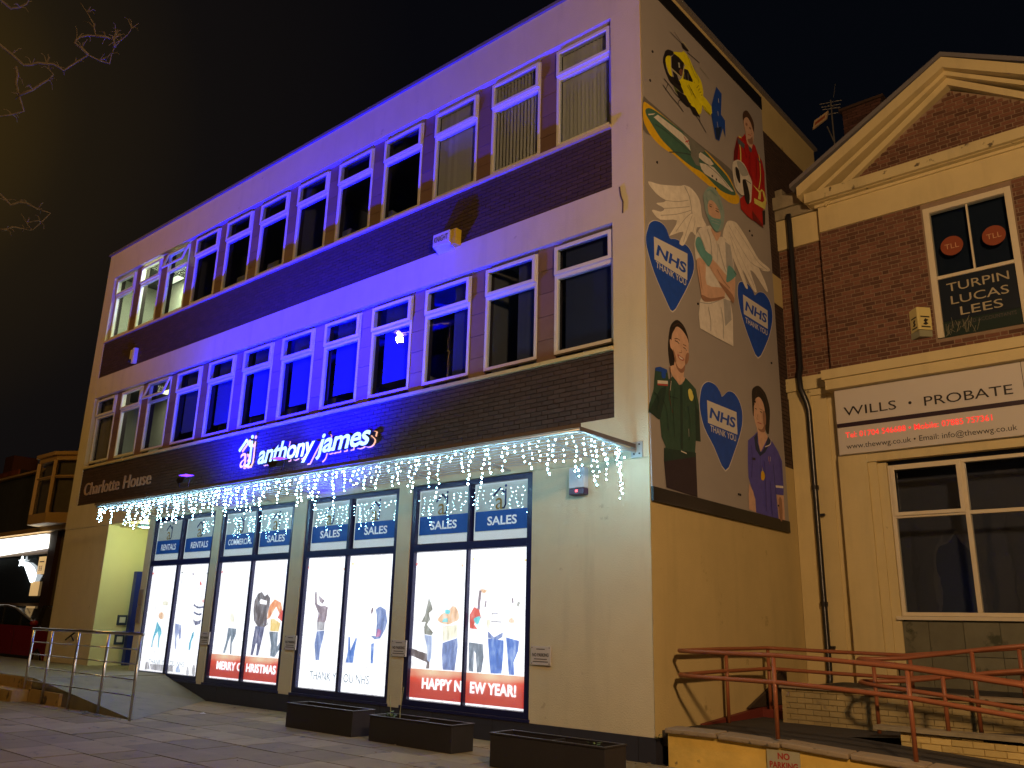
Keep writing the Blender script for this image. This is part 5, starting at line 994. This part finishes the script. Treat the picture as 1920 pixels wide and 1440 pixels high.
# downpipe
t = thing('downpipe', 'black downpipe in the corner between the mural wall and the brick gable', 'downpipe', (.35, 4.9, .6))
MB().tube([(.295, 4.86, 9.48), (.295, 4.88, 9.3), (.295, 4.90, 6.35), (.29, 4.82, 6.16), (.31, 4.80, 5.92), (.385, 4.84, 5.66), (.40, 4.88, 5.5), (.405, 4.90, .9), (.42, 4.8, .75)], .052, 12).build('pipe', IRON, t, smooth=True)
for z in (7.6, 4.1, 2.1): MB().tube([(.34 if z > 6 else .40, 4.90, z-.04), (.34 if z > 6 else .40, 4.90, z+.04)], .066 if z < 6 else .0, 12).build('collar', IRON, t) if z < 6 else None
for z in (3.62, 1.40): box('bracket', t, IRON, .40, .53, 4.90, 4.93, z-.02, z+.02)
# chimney and aerial beyond
t = thing('chimney_stack', 'dark red brick chimney behind the gable with an aerial beside it', 'chimney', (.6, 9, 12)); cbx = []
for u0, u1, z0, z1 in courses(12.2, 14.0, rect_spans(.22, 1.15)): cbx.append((u0, u1, 8.98, 9.03, z0, z1))
box('stack_core', t, MORT_D, .22, 1.15, 9.02, 9.8, 10.5, 14.0); pieces('brick', t, mat('sooty_brick', (.09, .04, .035), .9, island=.3), cbx, 300); box('capping', t, BRICK_D, .16, 1.21, 8.93, 9.85, 14.0, 14.07)
t = thing('aerial', 'thin roof aerial of crossed rods on a mast beside the dark chimney', 'aerial', (-.03, 9, 12.4)); AL = mat('aerial_metal', (.35, .33, .3), .4, .6)
MB().tube([(-.03, 9, 12.4), (-.03, 9, 14.45)], .018, 6).build('mast', AL, t); MB().tube([(-.17, 9, 13.75), (-.03, 9, 13.25)], .015, 6).build('stay', AL, t)
mb = MB()
for z, a in ((14.38, .26), (14.2, .20), (14.05, .24), (14.28, .22)): mb.tube([(-.03-a, 8.95, z+.03), (-.03+a, 9.05, z-.01)], .009, 5)
mb.tube([(-.03, 8.8, 14.2), (.08, 9.3, 14.3)], .012, 5); mb.tube([(.05, 9, 14.5), (.12, 9, 14.85)], .006, 4); mb.build('rods', AL, t)
t = thing('roof_panel', 'small orange and cream panel aerial tilted on the roof mast', 'panel aerial', (-.3, 9, 13.8))
MB().prism([(-.50, 13.76), (-.14, 13.92), (-.08, 14.12), (-.44, 13.98)], 'y', 8.9, 8.95).build('panel', mat('panel_cream', (.55, .40, .25), .5), t); MB().prism([(-.44, 13.84), (-.18, 13.95), (-.15, 14.03), (-.41, 13.92)], 'y', 8.893, 8.899).build('grille', mat('panel_rust', (.30, .07, .03), .5), t)
# ================================================================ ramp and walls on the right
R_ = thing('ramp_front_wall', 'peeling yellow painted low wall with rough coping stones on the pavement', 'wall', (3.5, -.1, 0))
cz = lambda x: .44-.042*max(0, x-1.2); cy = lambda x: -.02-.035*max(0, x-1.4)**1.6
mb = MB(); xs = [.20+.35*k for k in range(22)]
for a, b in zip(xs[:-1], xs[1:]):
    ya, yc = cy(a), cy(b); mb.add([(a, ya, -.05), (b, yc, -.05), (b, yc, cz(b)-.06), (a, ya, cz(a)-.06), (a, ya+.2, -.05), (b, yc+.2, -.05), (b, yc+.2, cz(b)-.06), (a, ya+.2, cz(a)-.06)], [(0,1,2,3), (7,6,5,4), (3,2,6,7), (0,3,7,4), (1,5,6,2)])
mb.build('painted_face', YPAINT, R_)
x = .17
while x < 7.6:
    L_ = .78 if x > .2 else .72; a, b = x+.012, x+L_-.012; za, zb = cz(a)+random.uniform(-.008, .008), cz(b)+random.uniform(-.008, .008); ya, yc = cy(a)-.045, cy(b)-.045; dd = random.uniform(-.01, .01)
    MB().add([(a, ya+dd, za-.058), (b, yc+dd, zb-.058), (b, yc+dd, zb), (a, ya+dd, za), (a, ya+.30, za-.058), (b, yc+.30, zb-.058), (b, yc+.30, zb+.01), (a, ya+.30, za+.01)], [(0,1,2,3), (7,6,5,4), (3,2,6,7), (0,3,7,4), (1,5,6,2), (0,4,5,1)]).build('coping_stone', COPE, R_, bevel=.014); x += L_
t = thing('parking_notice', 'grey NO PARKING plate with red letters on the yellow wall', 'sign', (1.7, -.05, .05)); box('plate', t, mat('grey_plate', (.40, .38, .27), .5), 1.50, 1.885, -.052, -.035, -.0, .335)
RI = mat('red_ink', (.38, .03, .02), .5); lettering('lettering', t, RI, 'NO', 1.63, 1.77, .245, .062, 'f', -.0525, .002, .03); lettering('lettering', t, RI, 'PARKING', 1.53, 1.86, .150, .062, 'f', -.0525, .002, .03); box('underline', t, RI, 1.53, 1.86, -.0545, -.0525, .125, .133)
D_ = MB(); D_.box(.012, 1.9, .16, 2.5, .2, .385); D_.add([(1.9, .1, .385), (7.6, -.4, .05), (7.6, 1.5, .05), (1.9, 1.5, .385)], [(0, 1, 2, 3)]); D_.add([(1.9, 1.5, .385), (1.9, 2.5, .385), (7.6, 2.5, .80), (7.6, 1.5, .80)], [(0, 1, 2, 3)]); D_.box(.012, .6, 2.5, 4.8, .2, .388)
tag(D_.build('ramp_surface', ASPH), kind='structure')
R2 = thing('ramp_middle_wall', 'grimy pale painted block wall between the two ramp flights', 'wall', (3, 2.5, .3)); mb = []
def wallrow(x0, x1, y, z0, z1f, hh=.075, ln=.225):
    k = 0; z = z0
    while z < 1.6:
        x = x0-(ln/2 if k % 2 else 0)
        while x < x1:
            a, b = max(x, x0), min(x+ln, x1); zt = min(z+hh, z1f((a+b)/2))
            if b-a > .04 and zt-z > .02: mb.append((a+.004, b-.004, y+random.uniform(0, .004), y+.06, z+.004, zt-.004))
            x += ln
        z += hh; k += 1
wallrow(.6, 5.6, 2.5, .36, lambda x: .86)
pieces('brick', R2, YBLOCK, mb, 200, 'brick_field')
mb2 = MB(); mb2.box(.605, 5.6, 2.52, 2.75, .2, .855); mb2.box(.60, .66, 2.5, 4.83, .3, .855); mb2.build('wall_core', mat('painted_joint', (.36, .28, .14), .9, var=.2, vscale=5), R2)
box('wall_coping', R2, COPE, .58, 5.6, 2.46, 2.80, .856, .90)
box('landing', R2, ASPH, .66, 5.8, 2.8, 4.84, .5, .86)
R3 = thing('ramp_divider_wall', 'low yellow block kerb wall dividing the ramp flights at the right', 'wall', (4, 1.5, .2)); mb = []
wallrow(2.5, 5.8, 1.5, .02, lambda x: .50-.01*(x-2.5)); mb = [b for b in mb if b[5] > .385-.059*(b[0]-1.9)-.03]
pieces('brick', R3, mat('yellow_block', (.58, .44, .17), .75, var=.14, vscale=5, bump=.4, bscale=26, island=.15, stain=(.12, .10, .05, 4, .62)), mb, 120); box('wall_core', R3, YPAINT, 2.505, 5.8, 1.52, 1.68, .0, .46); box('kerb_top', R3, WEATHER, 2.2, 5.8, 1.46, 1.72, .505, .55)
t = thing('red_step', 'dark red painted kerb along the foot of the mural wall', 'kerb', (.1, 2.4, .38)); MB().prism([(1.15, .386), (1.15, .40), (2.9, .52), (4.0, .52), (4.0, .386)], 'x', .014, .09).build('wall_strip', REDP, t); box('end_strip', t, REDP, .09, .597, 2.94, 3.02, .388, .50)
t = thing('dark_stair_shape', 'dark sloping shape on the flank wall behind the handrail', 'board', (.05, 3.2, .5)); MB().prism([(2.55, .53), (3.35, .80), (3.75, 1.02), (3.95, 1.05), (3.95, .53)], 'x', .02, .07).build('board', mat('dark_shape', (.045, .03, .022), .8), t)  # thin slab standing for the dark shape by the steps
# handrails
def rail(label, loops, posts, r=.027):
    t = thing('handrail', label, 'handrail', (posts[0][0], posts[0][1], posts[0][2]), 'red oxide painted ramp handrails')
    for p in loops: MB().tube(p, r, 10).build('rail', RUST, t, smooth=True)
    for x, y, z0, z1 in posts: MB().tube([(x, y, z0), (x, y, z1)], r*.95, 10).build('post', RUST, t, smooth=True)
def loop1(z, dz):
    p = [(4.6, -.02, z-.24-dz*.0), (4.1, .0, z-.175), (3.1, .02, z-.07), (2.2, .03, z-.02), (1.62, .05, z), (.9, .12, z), (.45, .2, z), (.22, .30, z), (.13, .44, z), (.13, .62, z), (.14, 1.5, z+.015), (.16, 2.4, z+.02), (.2, 2.95, z+.03), (.36, 3.02, z+.025), (1.2, 3.02, z+.01), (2.2, 3.0, z-.002), (2.9, 3.0, z+.07), (3.7, 3.0, z+.15), (4.8, 3.0, z+.24)]
    return p
rail('red oxide handrail that loops from the front coping round to the flank wall', [loop1(1.355, 0), loop1(1.055, 0)], [(1.60, .05, .44, 1.33), (3.09, .03, .34, 1.26), (.15, 1.72, .39, 1.35), (.2, 3.0, .40, 1.36), (2.26, 3.0, .86, 1.33), (3.6, 3.0, .86, 1.48)])
def loop2(z): return [(4.9, 2.3, z+.36), (3.4, 2.25, z+.17), (2.4, 2.2, z+.02), (2.05, 2.16, z), (1.93, 2.0, z), (1.98, 1.78, z-.01), (2.2, 1.62, z-.02), (3.0, 1.6, z-.09), (4.0, 1.6, z-.20), (4.9, 1.6, z-.30)]
rail('red oxide handrail with a hairpin end between the two ramp flights', [loop2(1.31), loop2(1.03)], [(2.06, 2.1, .40, 1.30), (3.02, 1.60, .50, 1.22), (3.22, 2.24, .50, 1.46)])
# ================================================================ planters and plants
LBP = ['charcoal trough planter below the THANK YOU NHS posters, empty looking', 'charcoal trough planter below the HAPPY NEW YEAR posters with two bare stems', 'charcoal trough planter nearest the corner, by the blank wall']
for k, (x0, x1, yf, h) in enumerate(((-5.92, -4.29, -1.34, .345), (-3.86, -2.22, -1.38, .33), (-1.24, .42, -1.72, .36))):
    t = thing('planter', LBP[k], 'planter', ((x0+x1)/2, yf+.2, 0), 'charcoal trough planters in front of the shop'); yr = yf+.42; m = MB()
    m.box(x0, x1, yf, yf+.025, 0, h); m.box(x0, x1, yr-.025, yr, 0, h); m.box(x0, x0+.025, yf+.025, yr-.025, 0, h); m.box(x1-.025, x1, yf+.025, yr-.025, 0, h); m.box(x0+.025, x1-.025, yf+.025, yr-.025, 0, .03)
    m.build('trough', PLANTER, t, bevel=.005)
    rm = MB(); rm.box(x0-.012, x1+.012, yf-.012, yf+.03, h, h+.018); rm.box(x0-.012, x1+.012, yr-.03, yr+.012, h, h+.018); rm.box(x0-.012, x0+.03, yf+.03, yr-.03, h, h+.018); rm.box(x1-.03, x1+.012, yf+.03, yr-.03, h, h+.018); rm.build('rim', PLANTER, t, bevel=.004)
    box('soil', t, SOIL, x0+.025, x1-.025, yf+.025, yr-.025, .03, h-.05)
    if k: box('divider', t, PLANTER, (x0+x1)/2-.01, (x0+x1)/2+.01, yf+.03, yr-.03, .1, h)
def plant(name, lb, cat, x, y, z, n, s, stems=0, leafm=LEAF):
    t = thing(name, lb, cat, (x, y, z)); mb = MB()
    for k in range(n):
        a = random.random()*6.28; r = random.uniform(.2, 1)*s; e_ = random.uniform(.1, 1)*s; c = Vector((x+r*math.cos(a), y+r*.7*math.sin(a), z+e_)); d1 = Vector((math.cos(a), math.sin(a), random.uniform(-.2, .8))).normalized()*s*.42; d2 = Vector((-math.sin(a), math.cos(a), .2))*s*.18
        mb.add([c-d1, c+d2, c+d1, c-d2], [(0, 1, 2, 3)])
    mb.build('leaves', leafm, t)
    for k in range(stems): MB().tube([(x+k*.22-.02, y, z), (x+k*.20-.03, y+.02, z+.14), (x+k*.24-.05+.05*k, y, z+.34+.12*k)], .006, 5).build('stem', mat('pale_stem', (.35, .38, .22), .7), t)
plant('seedling', 'small green seedling with two bare canes in the middle planter', 'plant', -3.62, -1.2, .28, 26, .12, 2)
plant('seedling', 'tiny pale green weed in the right hand end of the corner planter', 'plant', .15, -1.52, .30, 22, .09)
t = thing('dead_leaf', 'single orange dead leaf lying in the middle planter', 'leaf', (-2.75, -1.2, .29)); MB().add([(-2.84, -1.2, .31), (-2.75, -1.24, .33), (-2.66, -1.2, .31), (-2.75, -1.15, .32)], [(0, 1, 2, 3)]).build('blade', mat('dead_leaf_orange', (.45, .16, .04), .7), t)
plant('weed', 'little green weed at the foot of the corner', 'plant', .06, -.03, .30, 14, .06)
t = thing('leaf_litter', 'brown fallen leaves scattered over the planters and paving', 'leaves', (-3, -2, 0)); mb = MB()
for k in range(150):
    if k % 3: x = random.uniform(-9, 1.2); y_ = random.choice((random.gauss(-.25, .15), random.uniform(-4.5, -.3))); z = .012
    else: x0_, yy, hh = random.choice(((-5.92, -1.34, .31), (-3.86, -1.38, .29), (-1.24, -1.72, .32))); x = x0_+random.uniform(.1, 1.6); y_ = yy+random.uniform(.06, .36); z = hh
    if y_ > -.04: continue
    a = random.random()*3; s = random.uniform(.018, .045); mb.add([(x+s*math.cos(a+i*1.57), y_+s*math.sin(a+i*1.57)*.7, z+.015*random.random()) for i in range(4)], [(0, 1, 2, 3)])
mb.build('leaves', mat('fallen_leaf', (.16, .09, .04), .8, island=.7), t); t['kind'] = 'stuff'
# ================================================================ steps, landing and ramp on the left
A = MB(); Z0 = .42
A.prism([(-30, 3.2), (-30, -2.72), (-12.35, -2.72), (-12.35, 0), (-12.35, .0), (-17.8, .0), (-17.8, .74), (-14.1, .74), (-14.1, 2.2), (-18, 3.2)], 'z', -.05, Z0) if 0 else A.box(-24, -12.35, -2.72, 0, -.05, Z0)
A.box(-18.0, -14.1, 0, .76, .2, Z0); A.box(-16.1, -14.1, .76, 2.2, .2, Z0)
A.add([(-12.35, -2.72, Z0), (-8.1, -2.72, .003), (-10.6, -.0, .003), (-13.9, -.0, Z0-.02), (-12.35, 0, Z0-.02)], [(0, 1, 2, 4), (4, 2, 3)])
A.add([(-12.35, -2.72, Z0), (-12.35, -2.72, -.02), (-8.1, -2.72, .003)], [(0, 1, 2)])
tag(A.build('entrance_ramp', RAMPC), kind='structure')
t = thing('entrance_steps', 'two shallow steps with yellow painted edges left of the steel railing', 'steps', (-14, -2.9, 0)); STP = mat('step_face', (.40, .28, .11), .8, var=.25, vscale=3, bump=.5, stain=(.08, .06, .04, 3, .58))
box('step', t, STP, -18, -12.36, -3.06, -2.722, -.02, .20); box('step', t, STP, -18, -12.36, -2.745, -2.722, .2, Z0-.01); box('kerb_block', t, STP, -12.3, -10.9, -2.78, -2.724, -.02, .22)
t = thing('steel_railing', 'brushed steel railing with four mid rails beside the entrance ramp', 'railing', (-10.3, -2.8, 0)); px_ = [-12.50, -11.60, -10.43, -9.24, -8.08]
MB().tube([(-12.58, -2.8, 1.335), (-8.02, -2.8, 1.335)], .027, 10).build('top_rail', STEEL, t, smooth=True)
for k, z in enumerate((1.09, .86, .62, .37)): MB().tube([(-12.5, -2.8, z), (-8.08, -2.8, z)], .0105, 8).build('mid_rail', STEEL, t, smooth=True)
for x in px_: MB().tube([(x, -2.8, -.02), (x, -2.8, 1.32)], .024, 10).build('post', STEEL, t, smooth=True); MB().ball((x, -2.8, 1.345), .03, 8, 5).build('post_cap', STEEL, t, smooth=True) if x == -10.43 else None
# litter
t = thing('litter', 'scraps of pale litter and dark leaves at the foot of the last railing posts', 'litter', (-9, -2.9, .02)); mb = MB()
for k in range(34):
    x = random.gauss(-9.2, .45); y = -2.86+random.uniform(-.14, .06); a = random.random()*3; s = random.uniform(.02, .06); mb.add([(x+s*math.cos(a+i*1.57), y+s*math.sin(a+i*1.57), .008+.02*random.random()) for i in range(4)], [(0, 1, 2, 3)])
mb.build('scraps', mat('litter_dark', (.10, .09, .08), .7, island=.9), t)
t = thing('litter', 'small white scrap of paper lying on the paving', 'litter', (-8.3, -1.4, .01)); MB().add([(-8.36, -1.42, .012), (-8.26, -1.44, .02), (-8.24, -1.36, .014), (-8.34, -1.35, .03)], [(0, 1, 2, 3)]).build('paper', UPVC, t)
# ================================================================ left: shop with bay window, dark houses, car
LN = thing('bay_window_shop', 'dark shop with cream bay window beyond the left end of the office block', 'building', (-25, 2.6, 0))
TIMB = mat('tan_bay_paint', (.66, .44, .20), .6, var=.08, vscale=5); BRN = mat('dark_shopfront', (.07, .035, .03), .5); SL2 = mat('slate_wall', (.07, .08, .09), .8, var=.2, vscale=3)
box('wall', LN, SL2, -33.5, -19.0, 2.7, 3.0, 4.3, 6.9); box('fascia_moulding', LN, TIMB, -33.5, -19.0, 2.35, 2.7, 4.50, 4.66); box('roof_edge', LN, TIMB, -33.0, -26.9, 2.5, 2.9, 6.9, 6.98)
b = MB(); P0 = [(-26.9, 1.8), (-25.35, 1.8), (-23.9, 2.7), (-27.4, 2.7)]
b.prism(P0, 'z', 4.67, 5.03); b2 = MB(); b2.prism([(-26.95, 1.74), (-25.33, 1.74), (-23.8, 2.7), (-27.5, 2.7)], 'z', 7.05, 7.18); b2.prism([(-26.88, 1.84), (-25.36, 1.84), (-23.95, 2.7), (-27.4, 2.7)], 'z', 6.88, 7.05); b = b.build('bay_window', TIMB, LN); b2.build('bay_roof', TIMB, b)
def bar(p, q, z0, z1, wd=.11): MB().tube([(p[0], p[1], z0), (q[0], q[1], z1)], wd/2, 4).build('bar', TIMB, b)
c0, c1, c2 = (-26.83, 1.86), (-25.40, 1.86), (-24.1, 2.62)
for c in (c0, c1, c2): bar(c, c, 5.03, 6.88, .17)
bar(c0, c1, 6.30, 6.30); bar(c1, c2, 6.30, 6.30)
for p, q in ((c0, c1), (c1, c2)):
    MB().add([(p[0], p[1]+.03, 5.03), (q[0], q[1]+.03, 5.03), (q[0], q[1]+.03, 6.88), (p[0], p[1]+.03, 6.88)], [(0, 1, 2, 3)]).build('pane', GL, b); MB().add([(p[0], p[1]+.2, 5.03), (q[0], q[1]+.2, 5.03), (q[0], q[1]+.2, 6.88), (p[0], p[1]+.2, 6.88)], [(0, 1, 2, 3)]).build('curtain', mat('net_curtain', (.20, .16, .11), .9, var=.2), b)
box('shop_front', LN, BRN, -33.5, -26.3, 2.62, 2.7, .0, 4.48) ; box('shop_pier', LN, BRN, -26.35, -25.75, 2.45, 2.7, .0, 4.48); box('shop_side', LN, mat('grey_fascia', (.16, .13, .11), .7), -26.35, -19.0, 2.6, 2.7, .0, 4.48)
f = MB(); f.box(-33, -26.35, 2.52, 2.62, 1.9, 2.0); f.box(-33, -26.35, 2.52, 2.62, 3.72, 3.80); f = f.build('shop_window', mat('brown_frame', (.16, .10, .06), .5), LN); box('pane', f, mat('dark_glass', (.03, .035, .035), .08), -33, -26.4, 2.58, 2.60, 2.0, 3.72)
t = thing('lit_fascia', 'blank glowing white shop fascia at the far left', 'sign', (-29.5, 2.4, 3.9)); MB().prism([(-33.2, 3.72), (-26.45, 3.90), (-26.55, 4.40), (-33.2, 4.40)], 'y', 2.36, 2.5).build('panel', emit('fascia_glow', (1, .98, .86), 2.6), t)
t = thing('comet_light', 'white glowing shooting star decoration in the dark shop window', 'decoration', (-27.6, 2.5, 3.0)); CG = emit('comet_glow', (.85, .95, 1), 3.0)
mb = MB(); arc = [(-28.45, 3.42), (-28.1, 3.34), (-27.7, 3.16), (-27.42, 2.95), (-27.42, 2.72)]; mb.tube([(x, 2.5, z) for x, z in arc], .1, 6, rs=[.06, .11, .16, .16, .06]); mb.build('tail', CG, t)
mb = MB(); c = (-28.75, 3.50); st_ = [(c[0]+(.28 if k % 2 == 0 else .10)*math.sin(k*math.pi/5), c[1]+(.20 if k % 2 == 0 else .07)*math.cos(k*math.pi/5)) for k in range(10)]; mb.prism(st_, 'y', 2.48, 2.53); mb.build('star', CG, t)
YP = mat('yellow_paper', (.75, .48, .16), .7)
YPG = emit('lit_paper', (1, .62, .25), .55, (.7, .5, .2))
for i, (x, z, w_, h_, lb) in enumerate(((-27.15, 3.0, .62, .62, 'yellow paper poster with dark print in the dark shop window'), (-27.5, 2.25, .75, .50, 'plain glowing tan paper low in the dark shop window'))):
    t = thing('paper_poster', lb, 'poster', (x, 2.5, z)); box('sheet', t, YPG, x, x+w_, 2.505, 2.515, z, z+h_)
    if i == 0:
        for k in range(3): lettering('print', t, INK, ('OPEN', '88', 'EAT')[k] if 0 else '88', x+.1+.18*k, x+.24+.18*k, z+.12, .18, 'f', 2.504, .003) if k < 2 else box('print', t, INK, x+.1, x+.5, 2.50, 2.504, z+.42, z+.46)
t = thing('strip_light', 'short bright strip light low in the far left shop', 'lamp', (-28, 2.5, 1.95)); MB().tube([(-28.2, 2.45, 1.66), (-27.3, 2.45, 1.66)], .045, 8).build('tube', emit('strip_glow', (1, .9, .6), 4), t)
t = thing('red_brick_house', 'dark red brick house end with a short chimney at the far left', 'house', (-36, 3.5, 0)); hb = []
for u0, u1, z0, z1 in courses(4.4, 7.6, rect_spans(-36.2, -33.4), ch=.15, ln=.45): hb.append((u0, u1, 3.38, 3.5, z0, z1))
box('wall', t, MORT_D, -37, -33.4, 3.45, 6, -.03, 7.6); pieces('brick', t, mat('bright_red_brick', (.34, .09, .04), .85, island=.3), hb, 300, 'brick_field'); box('chimney', t, mat('dark_stack', (.13, .045, .03), .9), -35.6, -34.6, 3.5, 4.5, 7.6, 8.35)  # wall brick coloured a brighter red than the stack
t = thing('dark_terrace', 'unlit dark terrace behind the bay window shop', 'building', (-30, 8, 0)); box('wall', t, SL2, -60, -20, 8, 10, -.03, 8.2); MB().prism([(8, 8.2), (10.5, 9.8), (13, 8.2)], 'x', -60, -20).build('roof', SLATE, t); mb = MB()
mb.tube([(-30, 7.9, 8.9), (-27.2, 7.9, 9.6)], .03, 5); [mb.tube([(-29.6+k*.35, 7.6, 9.0+.09*k), (-29.6+k*.35, 8.2, 9.06+.09*k)], .015, 4) for k in range(7)]; mb.tube([(-29, 7.9, 8.2), (-29, 7.9, 9.2)], .03, 5); mb.build('aerial_rods', AL, t)
# car
t = thing('parked_car', 'dark red tall car seen side-on behind the steel railing', 'car', (-23.4, 1.5, 0)); RED = mat('car_red', (.22, .014, .024), .25, 0); CGL = mat('car_glass', (.02, .025, .02), .06); BK = mat('tyre_black', (.015, .015, .016), .7)
y0, y1 = .75, 2.45
body = [(-26.3, .35), (-26.45, .9), (-26.35, 1.28), (-21.5, 1.24), (-20.75, 1.05), (-20.45, .8), (-20.45, .38), (-20.9, .32), (-21.1, .55), (-21.35, .66), (-21.6, .55), (-21.8, .32), (-24.6, .32), (-24.8, .55), (-25.05, .66), (-25.3, .55), (-25.5, .32)]
MB().prism(body, 'y', y0, y1).build('body', RED, t, bevel=.05)
cab = [(-26.3, 1.28), (-26.1, 1.75), (-25.6, 1.86), (-24.6, 1.87), (-23.9, 1.80), (-21.7, 1.25)]
MB().prism([(x, z) for x, z in cab], 'y', y0+.12, y1-.12).build('cabin', CGL, t, bevel=.04)
MB().tube([(-26.15, y0+.10, 1.72), (-25.6, y0+.12, 1.85), (-24.6, y0+.12, 1.87), (-23.9, y0+.11, 1.80), (-22.8, y0+.09, 1.53), (-21.7, y0+.08, 1.26)], .035, 8).build('roof_rail', mat('silver_trim', (.6, .6, .6), .3, .8), t)
for x in (-24.9, -23.4): box('pillar', t, BK, x, x+.10, y0+.09, y0+.125, 1.27, 1.82 if x < -24 else 1.60)
m = MB(); m.ball((-21.75, y0-.08, 1.36), .13, 10, 6, (1.1, .9, .75)); m = m.build('wing_mirror', RED, t, smooth=True); box('stalk', m, BK, -21.8, -21.7, y0-.02, y0+.1, 1.26, 1.34)
for x in (-21.35, -25.05):
    wv = MB(); wv.tube([(x, y0-.005, .33), (x, y0+.2, .33)], .33, 24); wv = wv.build('wheel', BK, t); MB().tube([(x, y0-.02, .33), (x, y0-.004, .33)], .21, 16).build('hubcap', mat('hub_grey', (.3, .3, .3), .4, .5), wv)
box('door_seam', t, BK, -23.4, -23.38, y0-.003, y0+.01, .45, 1.24); box('sill_trim', t, BK, -24.5, -21.9, y0-.008, y0+.02, .30, .42); box('door_handle', t, RED, -23.9, -23.65, y0-.02, y0+.01, 1.06, 1.10)
# ================================================================ street lamps and tree
def street_lamp(lb, base, head, power, color=SODIUM, soft=.45):
    t = thing('street_lamp', lb, 'street lamp', base); hx, hy, hz = head
    MB().tube([base, (base[0], base[1], hz-.4)], .07, 10).build('pole', GREY, t, smooth=True); MB().tube([(base[0], base[1], hz-.5), (base[0], base[1], hz), (hx, hy, hz+.12)], .035, 8).build('arm', GREY, t, smooth=True)
    MB().box(hx-.16, hx+.16, hy-.32, hy+.32, hz+.08, hz+.2).build('housing', DARK, t, bevel=.03)
    MB().ball((hx, hy, hz+.07), .085, 12, 6, (1, 1.5, .6)).build('lens', emit('sodium_glow', (1, .66, .30), 40), t, smooth=True)
    lamp('street_light', 'POINT', (hx, hy, hz-.12), power, color, soft, parent=t)
street_lamp('tall street lamp with warm orange light left of the entrance ramp', (-13.6, -9.2, 0), LAMP_A, POWER_A, (1, .50, .08), .14)
street_lamp('tall street lamp with warm orange light right of the ramp walls', (10.9, -9.6, 0), LAMP_B, POWER_B)
T = thing('bare_tree', 'bare winter tree whose pale crooked twigs reach in at top left', 'tree', (-8.0, -9.6, 0))
MB().tube([(-8, -9.6, 0), (-7.9, -9.55, 2.5), (-7.6, -9.4, 5), (-7.1, -9.1, 6.6)], .2, 10, rs=[.26, .2, .16, .12]).build('trunk', BARK, T, smooth=True)
for limb in ([(-7.1, -9.1, 6.6), (-6.4, -8.7, 7.6), (-5.6, -8.2, 8.2), (-4.83, -7.68, 8.44)], [(-7.1, -9.1, 6.6), (-6.3, -8.4, 6.8), (-5.56, -7.3, 6.8)], [(-6.4, -8.7, 7.6), (-5.4, -8.3, 8.6), (-4.52, -7.68, 8.9)], [(-7.1, -9.1, 6.6), (-6.2, -8.2, 7.1), (-5.3, -7.35, 7.49)]): MB().tube(limb, .06, 8, rs=[.09, .06, .045, .03][:len(limb)]).build('limb', BARK, T, smooth=True)
for br in BRANCHES:
    n = len(br); pts = []
    for i in range(n-1):
        a, b = Vector(br[i]), Vector(br[i+1]); pts += [a, a.lerp(b, .5)+Vector((random.uniform(-.02, .02), random.uniform(-.02, .02), random.uniform(-.02, .02)))]
    pts.append(Vector(br[-1])); k = len(pts); MB().tube(pts, .02, 6, rs=[.021*(1-.8*i/(k-1)) for i in range(k)]).build('branch', BARK, T, smooth=True)
    for j in range(1, len(pts), 2):
        for _ in range(3): p = pts[j]; q = p+Vector((random.uniform(-.12, .12), random.uniform(-.12, .12), random.uniform(-.08, .14))); MB().tube([p, p.lerp(q, .6)+Vector((.02, 0, .02)), q], .005, 4, rs=[.008, .005, .003]).build('twig', BARK, T)

# ================================================================ church across the street (seen only as a reflection in the dark panes)
CH = thing('stone_church', 'pale stone church with pointed windows across the street, mirrored in the dark panes', 'church', (4, -26, 0)); ST = mat('church_stone', (.34, .30, .24), .85, var=.25, vscale=1.2)
box('wall', CH, ST, -8, 24, -29, -27, -.03, 9.5); MB().prism([(-30, 9.5), (-28, 9.5), (-34, 14)], 'x', -8, 24).build('roof', SLATE, CH)
def arch(x, w_, z0, z1):
    P = [(x-w_, z0), (x+w_, z0), (x+w_, z1), (x+w_*.72, z1+w_*.8), (x, z1+w_*1.6), (x-w_*.72, z1+w_*.8), (x-w_, z1)]
    MB().prism([(x+(p[0]-x)*1.25, z0+(p[1]-z0)*1.06-.1) for p in P], 'y', -26.99, -26.85).build('window_surround', mat('church_trim', (.55, .50, .40), .8), CH)
    MB().prism(P, 'y', -26.845, -26.80).build('window', mat('church_glass', (.02, .02, .03), .3), CH)
for k in range(7): arch(-5+k*4.4, .9, 2.0, 5.2)
for k in range(8): box('buttress', CH, ST, -7.6+k*4.4, -6.9+k*4.4, -26.98, -26.3, -.03, 7.5)
